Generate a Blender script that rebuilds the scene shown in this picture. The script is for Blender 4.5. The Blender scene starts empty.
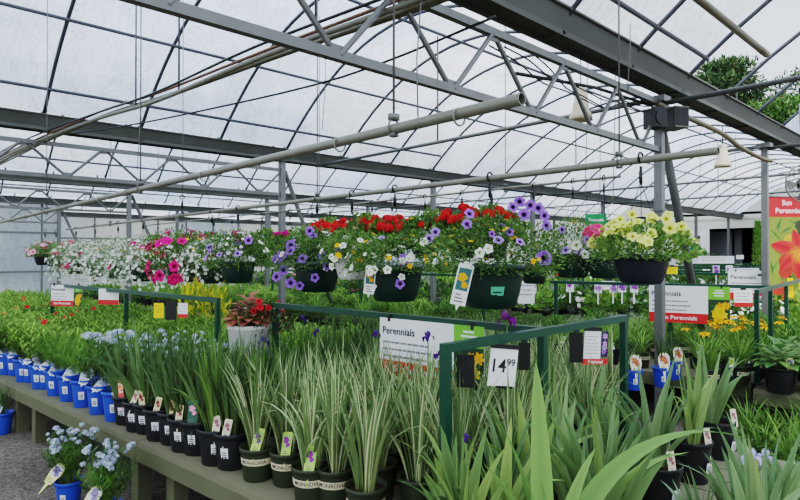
import bpy, math, random
from mathutils import Vector, Matrix, Quaternion
from math import sin, cos, pi, radians, atan2, sqrt
C = bpy.context.scene.collection
R = random.Random(7)

# ------------------------------------------------------------------ viewpoint of the photographer
CAMZ = 1.6; F = 571.0; HOR = 254.0
D = (0.6807, 0.7326); RV = (0.7326, -0.6807)          # view direction and right-hand direction on the ground
def world(px, t, py=None, z=None):
    a = (px-400)/F
    x = t*(D[0]+a*RV[0]); y = t*(D[1]+a*RV[1])
    return Vector((x, y, CAMZ+t*(HOR-py)/F if z is None else z))
def t_for_x(px, X): return X/(D[0]+(px-400)/F*RV[0])
def t_for_y(px, Y): return Y/(D[1]+(px-400)/F*RV[1])
def px_of(x, y): return 400+F*(x*RV[0]+y*RV[1])/(x*D[0]+y*D[1])
def depth(x, y): return x*D[0]+y*D[1]
# frame of the benches (turned a few degrees against the greenhouse)
TH = math.atan(0.12); E1 = (cos(TH), sin(TH)); WV = (-sin(TH), cos(TH)); O1 = (1.66, 0.0)
def bp(s, r, z=0.0): return Vector((O1[0]+s*E1[0]+r*WV[0], O1[1]+s*E1[1]+r*WV[1], z))
def r_for_px(px, s):
    a = (px-400)/F
    # dot(P,RV) = a*dot(P,D)
    k = (RV[0]-a*D[0], RV[1]-a*D[1])
    p0 = bp(s, 0)
    return -(p0.x*k[0]+p0.y*k[1])/(WV[0]*k[0]+WV[1]*k[1])

# ------------------------------------------------------------------ materials
def srgb(r, g, b):
    f = lambda c: (c/255/12.92) if c/255 <= 0.04045 else ((c/255+0.055)/1.055)**2.4
    return (f(r), f(g), f(b), 1)
def newmat(name):
    m = bpy.data.materials.new(name); m.use_nodes = True
    nt = m.node_tree; nt.nodes.clear()
    out = nt.nodes.new('ShaderNodeOutputMaterial')
    return m, nt, out
def solid(name, col, rough=0.5, metal=0.0, noise=0.15, scale=8, bump=0.0, spec=0.5):
    m, nt, out = newmat(name)
    b = nt.nodes.new('ShaderNodeBsdfPrincipled')
    tc = nt.nodes.new('ShaderNodeTexCoord')
    nz = nt.nodes.new('ShaderNodeTexNoise'); nz.inputs['Scale'].default_value = scale; nz.inputs['Detail'].default_value = 5
    nt.links.new(tc.outputs['Object'], nz.inputs['Vector'])
    mx = nt.nodes.new('ShaderNodeMix'); mx.data_type = 'RGBA'
    mx.inputs[6].default_value = [c*(1-noise) for c in col[:3]]+[1]
    mx.inputs[7].default_value = [min(1, c*(1+noise)) for c in col[:3]]+[1]
    nt.links.new(nz.outputs['Fac'], mx.inputs[0])
    nt.links.new(mx.outputs[2], b.inputs['Base Color'])
    b.inputs['Roughness'].default_value = rough; b.inputs['Metallic'].default_value = metal
    b.inputs['Specular IOR Level'].default_value = spec
    if bump:
        bn = nt.nodes.new('ShaderNodeBump'); bn.inputs['Strength'].default_value = bump; bn.inputs['Distance'].default_value = 0.01
        nt.links.new(nz.outputs['Fac'], bn.inputs['Height']); nt.links.new(bn.outputs['Normal'], b.inputs['Normal'])
    nt.links.new(b.outputs[0], out.inputs[0])
    return m
def vcol(name, rough=0.5, transl=0.25, vary=0.12, spec=0.3):
    m, nt, out = newmat(name)
    at = nt.nodes.new('ShaderNodeAttribute'); at.attribute_name = 'Col'
    oi = nt.nodes.new('ShaderNodeObjectInfo')
    hs = nt.nodes.new('ShaderNodeHueSaturation')
    mr = nt.nodes.new('ShaderNodeMapRange'); mr.inputs[3].default_value = 1-vary; mr.inputs[4].default_value = 1+vary
    nt.links.new(oi.outputs['Random'], mr.inputs[0]); nt.links.new(mr.outputs[0], hs.inputs['Value'])
    nt.links.new(at.outputs['Color'], hs.inputs['Color'])
    b = nt.nodes.new('ShaderNodeBsdfPrincipled'); b.inputs['Roughness'].default_value = rough
    b.inputs['Specular IOR Level'].default_value = spec
    nt.links.new(hs.outputs[0], b.inputs['Base Color'])
    if transl > 0:
        tr = nt.nodes.new('ShaderNodeBsdfTranslucent'); nt.links.new(hs.outputs[0], tr.inputs['Color'])
        mx = nt.nodes.new('ShaderNodeMixShader'); mx.inputs[0].default_value = transl
        nt.links.new(b.outputs[0], mx.inputs[1]); nt.links.new(tr.outputs[0], mx.inputs[2]); nt.links.new(mx.outputs[0], out.inputs[0])
    else: nt.links.new(b.outputs[0], out.inputs[0])
    return m
def film(name, transp=0.2, col=(0.86, 0.89, 0.93), scale=1.3, dark=0.82, tcol=None):
    m, nt, out = newmat(name)
    tc = nt.nodes.new('ShaderNodeTexCoord')
    nz = nt.nodes.new('ShaderNodeTexNoise'); nz.inputs['Scale'].default_value = scale; nz.inputs['Detail'].default_value = 8; nz.inputs['Roughness'].default_value = 0.6
    nz.inputs['Distortion'].default_value = 0.8
    nt.links.new(tc.outputs['Object'], nz.inputs['Vector'])
    wv = nt.nodes.new('ShaderNodeTexNoise'); wv.inputs['Scale'].default_value = scale*9; wv.inputs['Detail'].default_value = 4; wv.inputs['Distortion'].default_value = 3
    nt.links.new(tc.outputs['Object'], wv.inputs['Vector'])
    cr = nt.nodes.new('ShaderNodeValToRGB')
    cr.color_ramp.elements[0].position = 0.40; cr.color_ramp.elements[1].position = 0.60
    cr.color_ramp.elements[0].color = [c*dark for c in col]+[1]; cr.color_ramp.elements[1].color = list(col)+[1]
    ad = nt.nodes.new('ShaderNodeMath'); ad.operation = 'MULTIPLY_ADD'; ad.inputs[1].default_value = 0.25
    nt.links.new(wv.outputs['Fac'], ad.inputs[0])
    sb = nt.nodes.new('ShaderNodeMath'); sb.operation = 'MULTIPLY'; sb.inputs[1].default_value = 0.8
    nt.links.new(nz.outputs['Fac'], sb.inputs[0]); nt.links.new(sb.outputs[0], ad.inputs[2])
    nt.links.new(ad.outputs[0], cr.inputs[0])
    big = nt.nodes.new('ShaderNodeTexNoise'); big.inputs['Scale'].default_value = .22; big.inputs['Detail'].default_value = 2
    nt.links.new(tc.outputs['Object'], big.inputs['Vector'])
    mpb = nt.nodes.new('ShaderNodeMapRange'); mpb.inputs[1].default_value = .38; mpb.inputs[2].default_value = .62
    nt.links.new(big.outputs['Fac'], mpb.inputs[0])
    tint = nt.nodes.new('ShaderNodeMix'); tint.data_type = 'RGBA'; tint.inputs[6].default_value = (1, 1, 1, 1); tint.inputs[7].default_value = (.80, .90, 1.0, 1)  # blue patches: sky showing through, painted into the sheet colour
    nt.links.new(mpb.outputs[0], tint.inputs[0])
    # dark lines: crease shading and faint branch shadows painted into the sheet colour
    mp = nt.nodes.new('ShaderNodeMapping'); mp.inputs['Scale'].default_value = (1, .35, .35); mp.inputs['Rotation'].default_value = (0, 0, .5)
    nt.links.new(tc.outputs['Object'], mp.inputs[0])
    vo = nt.nodes.new('ShaderNodeTexNoise'); vo.inputs['Scale'].default_value = 5; vo.inputs['Detail'].default_value = 3; vo.inputs['Distortion'].default_value = 2.5
    nt.links.new(mp.outputs[0], vo.inputs['Vector'])
    rr = nt.nodes.new('ShaderNodeValToRGB'); e = rr.color_ramp.elements; e[0].position = .46; e[0].color = (1, 1, 1, 1); e[1].position = .54; e[1].color = (1, 1, 1, 1)
    q = e.new(.5); q.color = (.66, .68, .71, 1)
    nt.links.new(vo.outputs['Fac'], rr.inputs[0])
    mu = nt.nodes.new('ShaderNodeMix'); mu.data_type = 'RGBA'; mu.blend_type = 'MULTIPLY'; mu.inputs[0].default_value = 1
    nt.links.new(cr.outputs[0], mu.inputs[6]); nt.links.new(tint.outputs[2], mu.inputs[7])
    mu2 = nt.nodes.new('ShaderNodeMix'); mu2.data_type = 'RGBA'; mu2.blend_type = 'MULTIPLY'; mu2.inputs[0].default_value = .8
    nt.links.new(mu.outputs[2], mu2.inputs[6]); nt.links.new(rr.outputs[0], mu2.inputs[7])
    class _C: pass
    cr = _C(); cr.outputs = [mu2.outputs[2]]
    tr = nt.nodes.new('ShaderNodeBsdfTranslucent'); nt.links.new(cr.outputs[0], tr.inputs[0])
    df = nt.nodes.new('ShaderNodeBsdfDiffuse'); nt.links.new(cr.outputs[0], df.inputs[0])
    tp = nt.nodes.new('ShaderNodeBsdfTransparent'); tp.inputs[0].default_value = list(tcol or (0.95, 0.97, 1))+[1]
    m1 = nt.nodes.new('ShaderNodeMixShader'); m1.inputs[0].default_value = 0.12
    nt.links.new(tr.outputs[0], m1.inputs[1]); nt.links.new(df.outputs[0], m1.inputs[2])
    m2 = nt.nodes.new('ShaderNodeMixShader'); m2.inputs[0].default_value = transp
    nt.links.new(m1.outputs[0], m2.inputs[1]); nt.links.new(tp.outputs[0], m2.inputs[2])
    nt.links.new(m2.outputs[0], out.inputs[0])
    return m

LEAF = vcol('leaf_green', 0.42, 0.28, 0.14, 0.35)
FARLEAF = vcol('distant_leaf', 0.6, 0.2, 0.15, 0.2)
PETAL = vcol('petal', 0.6, 0.25, 0.05, 0.2)
PRINT = vcol('printed_card', 0.35, 0.0, 0.03, 0.4)
GALV = solid('galvanized_steel', srgb(112, 114, 112), 0.45, 0.45, 0.18, 9)
HOOP = solid('hoop_steel', srgb(84, 88, 96), 0.55, 0.2, 0.15, 6)
GUTTER = solid('gutter_steel', srgb(88, 90, 86), 0.6, 0.2, 0.25, 3)
PIPE = solid('pipe_steel', srgb(124, 123, 112), 0.45, 0.25, 0.22, 12)
CONDUIT = solid('conduit', srgb(104, 98, 78), 0.5, 0.15, 0.25, 10)
RUST = solid('rusty_pipe', srgb(125, 95, 75), 0.7, 0.1, 0.3, 10)
GREENSTEEL = solid('green_painted_steel', srgb(14, 66, 50), 0.35, 0.0, 0.2, 14)
WOOD = solid('olive_painted_wood', srgb(98, 99, 76), 0.75, 0.0, 0.16, 5, 0.15, 0.2)
DECKWOOD = solid('weathered_deck_wood', srgb(116, 113, 94), 0.8, 0.0, 0.2, 6, 0.2, 0.2)
BLUEPOT = solid('blue_plastic', srgb(36, 88, 190), 0.4, 0, 0.08, 4)
BLACKPOT = solid('black_plastic', srgb(30, 32, 36), 0.4, 0, 0.15, 8)
OLIVEPOT = solid('olive_plastic', srgb(48, 56, 36), 0.45, 0, 0.12, 8)
GREENPOT = solid('dark_green_plastic', srgb(18, 48, 42), 0.38, 0, 0.12, 5)
NAVYPOT = solid('navy_plastic', srgb(24, 28, 44), 0.4, 0, 0.12, 8)
WHITEPOT = solid('white_plastic', srgb(212, 210, 205), 0.45, 0, 0.05, 5)
BAND = solid('beige_band', srgb(205, 194, 165), 0.6, 0, 0.06, 5)
SOIL = solid('potting_soil', srgb(62, 46, 36), 0.95, 0, 0.6, 60, 0.6, 0.1)
WHITE = solid('white_card', srgb(236, 238, 240), 0.45, 0, 0.02, 4)
BLACK = solid('black_plastic_part', srgb(20, 21, 22), 0.4, 0, 0.1, 5)
INK = solid('black_ink', srgb(25, 25, 28), 0.6, 0, 0.0, 5)
GREY = solid('grey_ink', srgb(120, 122, 125), 0.6, 0, 0.0, 5)
RED = solid('red_print', srgb(214, 42, 40), 0.45, 0, 0.04, 4)
LIME = solid('lime_print', srgb(120, 184, 62), 0.45, 0, 0.05, 4)
SIGNGREEN = solid('green_print', srgb(30, 132, 74), 0.45, 0, 0.05, 4)
YELLOW = solid('yellow_print', srgb(250, 205, 30), 0.45, 0, 0.04, 4)
CREAM = solid('cream_plastic', srgb(205, 196, 170), 0.5, 0, 0.1, 6)
WALLMAT = solid('white_wall_sheet', srgb(222, 220, 208), 0.7, 0, 0.06, 1.5)
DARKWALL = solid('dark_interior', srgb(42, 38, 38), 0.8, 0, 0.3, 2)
BARK = solid('bark', srgb(92, 72, 56), 0.9, 0, 0.3, 14, 0.4)
FILM = film('greenhouse_film', 0.10, (0.88, 0.895, 0.92), 1.1, 0.74)
PANEL = film('wall_panel', 0.06, (0.80, 0.78, 0.73), 0.8, 0.9)

def gravel():
    m, nt, out = newmat('gravel_ground')
    b = nt.nodes.new('ShaderNodeBsdfPrincipled'); b.inputs['Roughness'].default_value = 0.95
    tc = nt.nodes.new('ShaderNodeTexCoord')
    v = nt.nodes.new('ShaderNodeTexVoronoi'); v.inputs['Scale'].default_value = 70
    n = nt.nodes.new('ShaderNodeTexNoise'); n.inputs['Scale'].default_value = 1.6; n.inputs['Detail'].default_value = 6
    n2 = nt.nodes.new('ShaderNodeTexNoise'); n2.inputs['Scale'].default_value = 120; n2.inputs['Detail'].default_value = 3
    for q in (v, n, n2): nt.links.new(tc.outputs['Object'], q.inputs['Vector'])
    r = nt.nodes.new('ShaderNodeValToRGB'); r.color_ramp.elements[0].color = srgb(62, 56, 50); r.color_ramp.elements[1].color = srgb(146, 137, 127)
    nt.links.new(v.outputs['Color'], r.inputs[0])
    r2 = nt.nodes.new('ShaderNodeValToRGB'); r2.color_ramp.elements[0].color = (0.55, 0.54, 0.52, 1); r2.color_ramp.elements[1].color = (1, 1, 1, 1)
    r2.color_ramp.elements[0].position = 0.35; r2.color_ramp.elements[1].position = 0.65
    nt.links.new(n.outputs['Fac'], r2.inputs[0])
    mx = nt.nodes.new('ShaderNodeMix'); mx.data_type = 'RGBA'; mx.blend_type = 'MULTIPLY'; mx.inputs[0].default_value = 1
    nt.links.new(r.outputs[0], mx.inputs[6]); nt.links.new(r2.outputs[0], mx.inputs[7])
    nt.links.new(mx.outputs[2], b.inputs['Base Color'])
    bn = nt.nodes.new('ShaderNodeBump'); bn.inputs['Strength'].default_value = 0.5; bn.inputs['Distance'].default_value = 0.01
    nt.links.new(n2.outputs['Fac'], bn.inputs['Height']); nt.links.new(bn.outputs[0], b.inputs['Normal'])
    nt.links.new(b.outputs[0], out.inputs[0])
    return m
GRAVEL = gravel()

# ------------------------------------------------------------------ mesh builder
class MB:
    def __init__(s): s.v = []; s.f = []; s.c = []; s.m = []
    def add(s, vs, fs, col=(1, 1, 1), mi=0):
        n = len(s.v); s.v += [tuple(v) for v in vs]
        if isinstance(col, list): s.c += col
        else: s.c += [col]*len(vs)
        for f in fs: s.f.append(tuple(i+n for i in f)); s.m.append(mi)
    def box(s, c, d, rz=0, col=(1, 1, 1), mi=0, M=None):
        vs = []
        for x in (-.5, .5):
            for y in (-.5, .5):
                for z in (-.5, .5):
                    p = Vector((x*d[0], y*d[1], z*d[2]))
                    if M is not None: p = M @ p
                    elif rz: p = Vector((p.x*cos(rz)-p.y*sin(rz), p.x*sin(rz)+p.y*cos(rz), p.z))
                    vs.append(p+Vector(c))
        s.add(vs, [(0, 1, 3, 2), (4, 6, 7, 5), (0, 4, 5, 1), (2, 3, 7, 6), (0, 2, 6, 4), (1, 5, 7, 3)], col, mi)
    def beam(s, p0, p1, w, h=None, col=(1, 1, 1), mi=0):
        p0 = Vector(p0); p1 = Vector(p1); d = p1-p0; L = d.length; h = h or w
        q = d.to_track_quat('X', 'Z').to_matrix()
        s.box((p0+p1)/2, (L, w, h), M=q, col=col, mi=mi)
    def tube(s, pts, r, n=8, col=(1, 1, 1), mi=0, cap=True):
        pts = [Vector(p) for p in pts]; vs = []; fs = []
        ref = None
        for i, p in enumerate(pts):
            d = (pts[min(i+1, len(pts)-1)]-pts[max(i-1, 0)]).normalized()
            if ref is None:
                ref = Vector((0, 0, 1)) if abs(d.z) < 0.9 else Vector((1, 0, 0))
            u = ref.cross(d).normalized(); ref = d.cross(u)
            w = d.cross(u); rr = r[i] if isinstance(r, (list, tuple)) else r
            for k in range(n):
                a = 2*pi*k/n; vs.append(p+u*cos(a)*rr+w*sin(a)*rr)
        for i in range(len(pts)-1):
            for k in range(n):
                fs.append((i*n+k, i*n+(k+1) % n, (i+1)*n+(k+1) % n, (i+1)*n+k))
        if cap: fs.append(tuple(range(n-1, -1, -1))); fs.append(tuple((len(pts)-1)*n+k for k in range(n)))
        s.add(vs, fs, col, mi)
    def lathe(s, prof, n=24, c=(0, 0, 0), col=(1, 1, 1), mi=0):
        vs = []; fs = []
        for r, z in prof:
            for k in range(n):
                a = 2*pi*k/n; vs.append((c[0]+r*cos(a), c[1]+r*sin(a), c[2]+z))
        for i in range(len(prof)-1):
            for k in range(n): fs.append((i*n+k, i*n+(k+1) % n, (i+1)*n+(k+1) % n, (i+1)*n+k))
        s.add(vs, fs, col, mi)
    def disc(s, r, z, n=24, c=(0, 0), col=(1, 1, 1), mi=0):
        s.add([(c[0]+r*cos(2*pi*k/n), c[1]+r*sin(2*pi*k/n), z) for k in range(n)], [tuple(range(n))], col, mi)
    def mesh(s, name, mats, smooth=True):
        me = bpy.data.meshes.new(name); me.from_pydata(s.v, [], s.f)
        at = me.color_attributes.new('Col', 'FLOAT_COLOR', 'POINT')
        buf = []
        for c in s.c: buf += [c[0], c[1], c[2], 1.0]
        at.data.foreach_set('color', buf)
        if not isinstance(mats, (list, tuple)): mats = [mats]
        for m in mats: me.materials.append(m)
        if len(mats) > 1: me.polygons.foreach_set('material_index', s.m)
        if smooth: me.polygons.foreach_set('use_smooth', [True]*len(s.f))
        me.update()
        return me

def link(name, data, parent=None, loc=(0, 0, 0), rz=0):
    o = bpy.data.objects.new(name, data); C.objects.link(o)
    if parent is not None: o.parent = parent
    o.location = loc
    if rz: o.rotation_euler = (0, 0, rz)
    return o
def tag(o, label, cat, group=None, kind=None):
    o['label'] = label; o['category'] = cat
    if group: o['group'] = group
    if kind: o['kind'] = kind
    return o
def struct(name, mb, mat, label, cat, smooth=False, group=None):
    o = link(name, mb.mesh(name, mat, smooth)); tag(o, label, cat, group, 'structure'); return o
def thing(name, label, cat, loc=(0, 0, 0), rz=0, group=None):
    o = link(name, None, None, loc, rz); o.empty_display_size = 0.05
    tag(o, label, cat, group); return o
KIDS = {}
def child(name, me, parent, loc=(0, 0, 0), rot=None, scale=None):
    o = bpy.data.objects.new(name, me); C.objects.link(o); o.parent = parent; o.location = loc
    if rot is not None:
        if isinstance(rot, Quaternion): o.rotation_mode = 'QUATERNION'; o.rotation_quaternion = rot
        else: o.rotation_euler = rot
    if scale is not None: o.scale = (scale,)*3 if isinstance(scale, (int, float)) else scale
    KIDS.setdefault(parent.name, []).append(o)
    return o
def copy_tree(o, parent=None):
    c = o.copy(); C.objects.link(c)
    if parent is not None: c.parent = parent
    for ch in KIDS.get(o.name, []):
        k = copy_tree(ch, c); KIDS.setdefault(c.name, []).append(k)
    return c
def S(r, g, b): return srgb(r, g, b)[:3]
def vary(c, k, rnd): 
    f = 1+rnd.uniform(-k, k); g = 1+rnd.uniform(-k*.5, k*.5)
    return (max(0, c[0]*f*g), max(0, c[1]*f), max(0, c[2]*f/g))
def mixc(a, b, t): return tuple(a[i]*(1-t)+b[i]*t for i in range(3))

# ------------------------------------------------------------------ plant geometry
def blade(mb, p, az, lean0, lean1, L, w, col, tip=None, n=7, fold=0.25, cream=None, twist=None, prof='iris'):
    p = Vector(p); tip = tip or col
    tw = twist if twist is not None else 0
    rows = []
    for i in range(n+1):
        t = i/n
        le = lean0+(lean1-lean0)*t**1.6
        d = Vector((sin(le)*cos(az), sin(le)*sin(az), cos(le)))
        if i: p = p+d*(L/n)
        side = Vector((-sin(az+tw), cos(az+tw), 0))
        up = side.cross(d).normalized()
        ww = w*(0.75+0.25*sin(pi*min(1, t*1.3))) if prof in ('iris', 'broad') else w*(0.55+0.45*sin(pi*t))
        ww *= max(0.02, 1-t**(4 if prof == 'iris' else 7 if prof == 'broad' else 3.0))
        rows.append((p.copy(), side*ww*0.5, up*ww*fold, mixc(col, tip, t)))
    if cream is None:
        vs = []; cs = []; fs = []
        for q, sd, up, c in rows:
            vs += [q-sd, q+up, q+sd]; cs += [c, vary_dark(c, .82), c]
        for i in range(n):
            b = i*3; fs += [(b, b+1, b+4, b+3), (b+1, b+2, b+5, b+4)]
        mb.add(vs, fs, cs)
    else:
        vs = []; cs = []; fs = []
        for q, sd, up, c in rows:
            vs += [q-sd, q-sd*.3+up*.7, q-sd*.3+up*.7, q+up*.7+sd*.3, q+sd*1.0]
            cs += [cream, cream, c, c, c]
        for i in range(n):
            b = i*5; fs += [(b, b+1, b+6, b+5), (b+2, b+3, b+8, b+7), (b+3, b+4, b+9, b+8)]
        mb.add(vs, fs, cs)
def vary_dark(c, k): return (c[0]*k, c[1]*k, c[2]*k)

def leaf(mb, p, d, L, w, col, up=None, tipc=None):
    d = d.normalized(); side = d.cross(Vector((0, 0, 1)) if up is None else up)
    if side.length < 1e-3: side = Vector((1, 0, 0))
    side.normalize(); nrm = side.cross(d)
    q = Vector(p)
    vs = [q, q+d*L*.45-side*w*.5+nrm*w*.12, q+d*L*.5, q+d*L*.45+side*w*.5+nrm*w*.12, q+d*L-nrm*L*.12]
    c2 = tipc or col
    mb.add(vs, [(0, 2, 1), (0, 3, 2), (1, 2, 4), (2, 3, 4)], [vary_dark(col, .75), col, vary_dark(col, .9), col, c2])

def rdir(rnd, zmin=-1):
    while True:
        v = Vector((rnd.uniform(-1, 1), rnd.uniform(-1, 1), rnd.uniform(-1, 1)))
        if 0.05 < v.length < 1 and v.z/v.length > zmin: return v.normalized()

def bush(mb, rnd, rx, h, n, L, w, cols, z0=0.0, droop=0.0, upright=0.4, zmin=-0.25, hollow=.45, lobes=5):
    """leafy mass: leaves spread through a lumpy dome of radius rx and height h standing at z0"""
    lb = [(rdir(rnd, 0.0), rnd.uniform(.75, 1.18)) for _ in range(lobes)]
    for i in range(n):
        d = rdir(rnd, zmin)
        k = 1.0
        for q, a in lb:
            k = max(k*1.0, 1+(a-1)*max(0, d.dot(q))**3*1.6) if a > 1 else k*(1+(a-1)*max(0, d.dot(q))**4)
        rr = k*(hollow+(1-hollow)*rnd.random()**0.5)
        p = Vector((d.x*rx*rr, d.y*rx*rr, z0+(d.z*h*rr if d.z > 0 else d.z*h*rr*(0.6+droop))))
        o = (d+Vector((0, 0, upright))+rdir(rnd)*0.7).normalized()
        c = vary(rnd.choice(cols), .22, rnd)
        c = vary_dark(c, 0.6+0.45*min(1, rr))  # inner leaves darker: shade inside the mass put into the leaf colour
        leaf(mb, p, o, L*rnd.uniform(.7, 1.3), w*rnd.uniform(.7, 1.3), c, up=rdir(rnd))

def stems(mb, rnd, n, h, spread, r, col, z0=0):
    pts = []
    for i in range(n):
        a = rnd.uniform(0, 2*pi); q = rnd.uniform(.1, 1)*spread
        b = Vector((cos(a)*q*.25, sin(a)*q*.25, z0)); e = Vector((cos(a)*q, sin(a)*q, z0+h*rnd.uniform(.7, 1)))
        m = (b+e)/2+Vector((0, 0, h*.08))
        mb.tube([b, m, e], [r, r*.8, r*.6], 4, col, cap=False); pts.append(e)
    return pts

# --- blossoms (unit: facing +Z at the origin)
def petunia_mesh(name, outer, throat, eye, size=0.03, lobes=5, wav=0.12):
    mb = MB(); n = 30; rings = [(0.05, -0.35, eye), (0.16, -0.28, eye), (0.34, -0.08, throat), (0.36, -0.07, mixc(throat, outer, .5)), (0.62, 0.03, outer), (0.98, 0.02, vary_dark(outer, 1.06))]
    vs = []; cs = []; fs = []
    for j, (r, z, c) in enumerate(rings):
        for k in range(n):
            a = 2*pi*k/n
            rr = r*(1+(wav*cos(lobes*a) if j > 3 else 0)+(0.05*cos(lobes*a) if j == 2 else 0)); zz = z+(0.07*cos(lobes*a+pi) if j > 3 else 0)+(0.03*sin(11*a) if j == 5 else 0)
            vs.append((rr*cos(a)*size, rr*sin(a)*size, zz*size))
            cc = c
            if j in (3, 4) and cos(lobes*a) > 0.9: cc = mixc(c, throat, .35)
            cs.append(cc)
    for j in range(len(rings)-1):
        for k in range(n): fs.append((j*n+k, j*n+(k+1) % n, (j+1)*n+(k+1) % n, (j+1)*n+k))
    fs.append(tuple(range(n)))
    mb.add(vs, fs, cs)
    # tube behind the face
    mb.lathe([(0.36*size, -0.08*size), (0.16*size, -0.6*size), (0.07*size, -1.1*size)], 10, (0, 0, 0), mixc(outer, S(90, 130, 60), .4))
    return mb.mesh(name, PETAL)
def star_mesh(name, col, eye, size=0.02, petals=5, width=.5, cup=.15):
    mb = MB()
    for k in range(petals):
        a = 2*pi*k/petals
        d = Vector((cos(a), sin(a), 0)); s = Vector((-sin(a), cos(a), 0))
        vs = [Vector((0, 0, 0)), d*.5*size+s*width*.5*size+Vector((0, 0, cup*size*.6)), d*.55*size+Vector((0, 0, cup*.3*size)), d*.5*size-s*width*.5*size+Vector((0, 0, cup*size*.6)), d*.9*size+s*width*.25*size+Vector((0, 0, cup*size)), d*size+Vector((0, 0, cup*.8*size)), d*.9*size-s*width*.25*size+Vector((0, 0, cup*size))]
        mb.add(vs, [(0, 2, 1), (0, 3, 2), (1, 2, 5, 4), (2, 3, 6, 5)], [mixc(col, eye, .7)]+[col]*6)
    mb.lathe([(0.0001, .16*size), (.12*size, .12*size), (.16*size, 0)], 8, (0, 0, 0), eye)
    return mb.mesh(name, PETAL)
def ball_mesh(name, cols, size=0.045, n=70, pet=0.016, flat=.7, seed=1):
    rnd = random.Random(seed); mb = MB()
    for i in range(n):
        d = rdir(rnd, -0.3); p = Vector((d.x*size, d.y*size, d.z*size*flat))*rnd.uniform(.8, 1.05)
        u = d.orthogonal().normalized(); v = d.cross(u); a0 = rnd.uniform(0, 6); c = vary(rnd.choice(cols), .15, rnd)
        for k in range(5):
            a = a0+2*pi*k/5; e = u*cos(a)+v*sin(a); s2 = d.cross(e)
            mb.add([p, p+e*pet*.7+s2*pet*.4+d*pet*.2, p+e*pet+d*pet*.25, p+e*pet*.7-s2*pet*.4+d*pet*.2], [(0, 1, 2, 3)], [vary_dark(c, .8), c, c, c])
    mb.tube([(0, 0, -size*1.6), (0, 0, 0)], size*.05, 5, S(90, 140, 60))
    return mb.mesh(name, PETAL)
def lily_mesh(name, col, throat, size=0.05):
    mb = MB()
    for k in range(6):
        a = 2*pi*k/6; d = Vector((cos(a), sin(a), 0)); s = Vector((-sin(a), cos(a), 0)); vs = []; cs = []
        wd = .34 if k % 2 else .24
        for i in range(6):
            t = i/5; r = t; z = .15+.75*t-.75*t**3
            w = wd*sin(pi*min(.98, t*.86+.1))
            c = d*r*size+Vector((0, 0, z*size)); cc = mixc(throat, col, min(1, t*1.8))
            vs += [c-s*w*size, c+Vector((0, 0, -.05*size)), c+s*w*size]; cs += [cc]*3
        fs = []
        for i in range(5): b = i*3; fs += [(b, b+1, b+4, b+3), (b+1, b+2, b+5, b+4)]
        mb.add(vs, fs, cs)
    for k in range(5):
        a = 2*pi*k/5
        mb.tube([(0, 0, .1*size), (.22*cos(a)*size, .22*sin(a)*size, .85*size)], .02*size, 4, vary_dark(col, .7))
    return mb.mesh(name, PETAL)
def iris_mesh(name, col, dark, size=0.05):
    """three upright standards and three drooping falls"""
    mb = MB()
    for k in range(6):
        up = k % 2 == 0; a = 2*pi*k/6; d = Vector((cos(a), sin(a), 0)); s = Vector((-sin(a), cos(a), 0)); vs = []; cs = []
        for i in range(7):
            t = i/6
            if up: r = .08+.30*sin(pi*t*.8); z = .1+1.0*t; w = .33*sin(pi*min(.97, t*.9+.06))
            else: r = .1+.85*sin(t*pi*.62); z = .15+.25*sin(pi*t)-.75*t*t; w = .38*sin(pi*min(.96, t*.85+.1))
            c = d*r*size+Vector((0, 0, z*size)); cc = mixc(dark, col, .3+.7*t) if not up else mixc(col, (1, 1, 1), .08*t)
            vs += [c-s*w*size, c+Vector((0, 0, .05*size)), c+s*w*size]; cs += [cc]*3
        fs = []
        for i in range(6): b = i*3; fs += [(b, b+1, b+4, b+3), (b+1, b+2, b+5, b+4)]
        mb.add(vs, fs, cs)
    mb.lathe([(.06*size, -.5*size), (.13*size, -.2*size), (.09*size, .15*size)], 8, (0, 0, 0), S(110, 150, 70))
    return mb.mesh(name, PETAL)

PURP = S(150, 112, 208); LILAC = S(178, 150, 220)
M_PURPLE = petunia_mesh('purple_petunia', S(158, 122, 214), S(60, 22, 92), S(30, 8, 45), .034)
M_PURPLE2 = petunia_mesh('lilac_petunia', S(176, 150, 222), S(80, 35, 120), S(40, 12, 60), .026)
M_WHITEP = petunia_mesh('white_petunia', S(244, 244, 238), S(225, 228, 190), S(190, 195, 110), .026)
M_PINK = petunia_mesh('magenta_petunia', S(238, 48, 132), S(170, 15, 80), S(90, 5, 40), .042)
M_PALEPINK = petunia_mesh('pale_pink_petunia', S(242, 178, 196), S(235, 120, 150), S(190, 70, 90), .038)
M_CREAMY = petunia_mesh('pale_yellow_petunia', S(236, 236, 140), S(204, 208, 70), S(150, 165, 50), .033)
M_YSTAR = star_mesh('yellow_bidens', S(252, 196, 22), S(225, 140, 10), .021, 6, .55)
M_WSTAR = star_mesh('white_star', S(246, 246, 240), S(200, 205, 120), .011, 5, .6)
M_REDBALL = ball_mesh('red_geranium_head', [S(216, 28, 36), S(232, 60, 50), S(190, 20, 32)], .045, 66, .019, .7, 3)
M_ORBALL = ball_mesh('orange_geranium_head', [S(222, 76, 44), S(212, 50, 34)], .036, 70, .018, .6, 4)
M_MAGBALL = ball_mesh('magenta_verbena_head', [S(196, 18, 126), S(214, 36, 150)], .05, 80, .019, .6, 5)
M_PALEBALL = ball_mesh('pale_blue_cluster', [S(204, 212, 226), S(222, 228, 236), S(186, 196, 214)], .019, 34, .010, .8, 6)
M_PALEBALL2 = ball_mesh('pale_blue_cluster_small', [S(214, 222, 234), S(194, 204, 222)], .014, 24, .009, .8, 9)
M_PINKBALL = ball_mesh('pink_cluster', [S(236, 70, 130), S(245, 110, 150)], .035, 50, .014, .7, 8)
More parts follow.
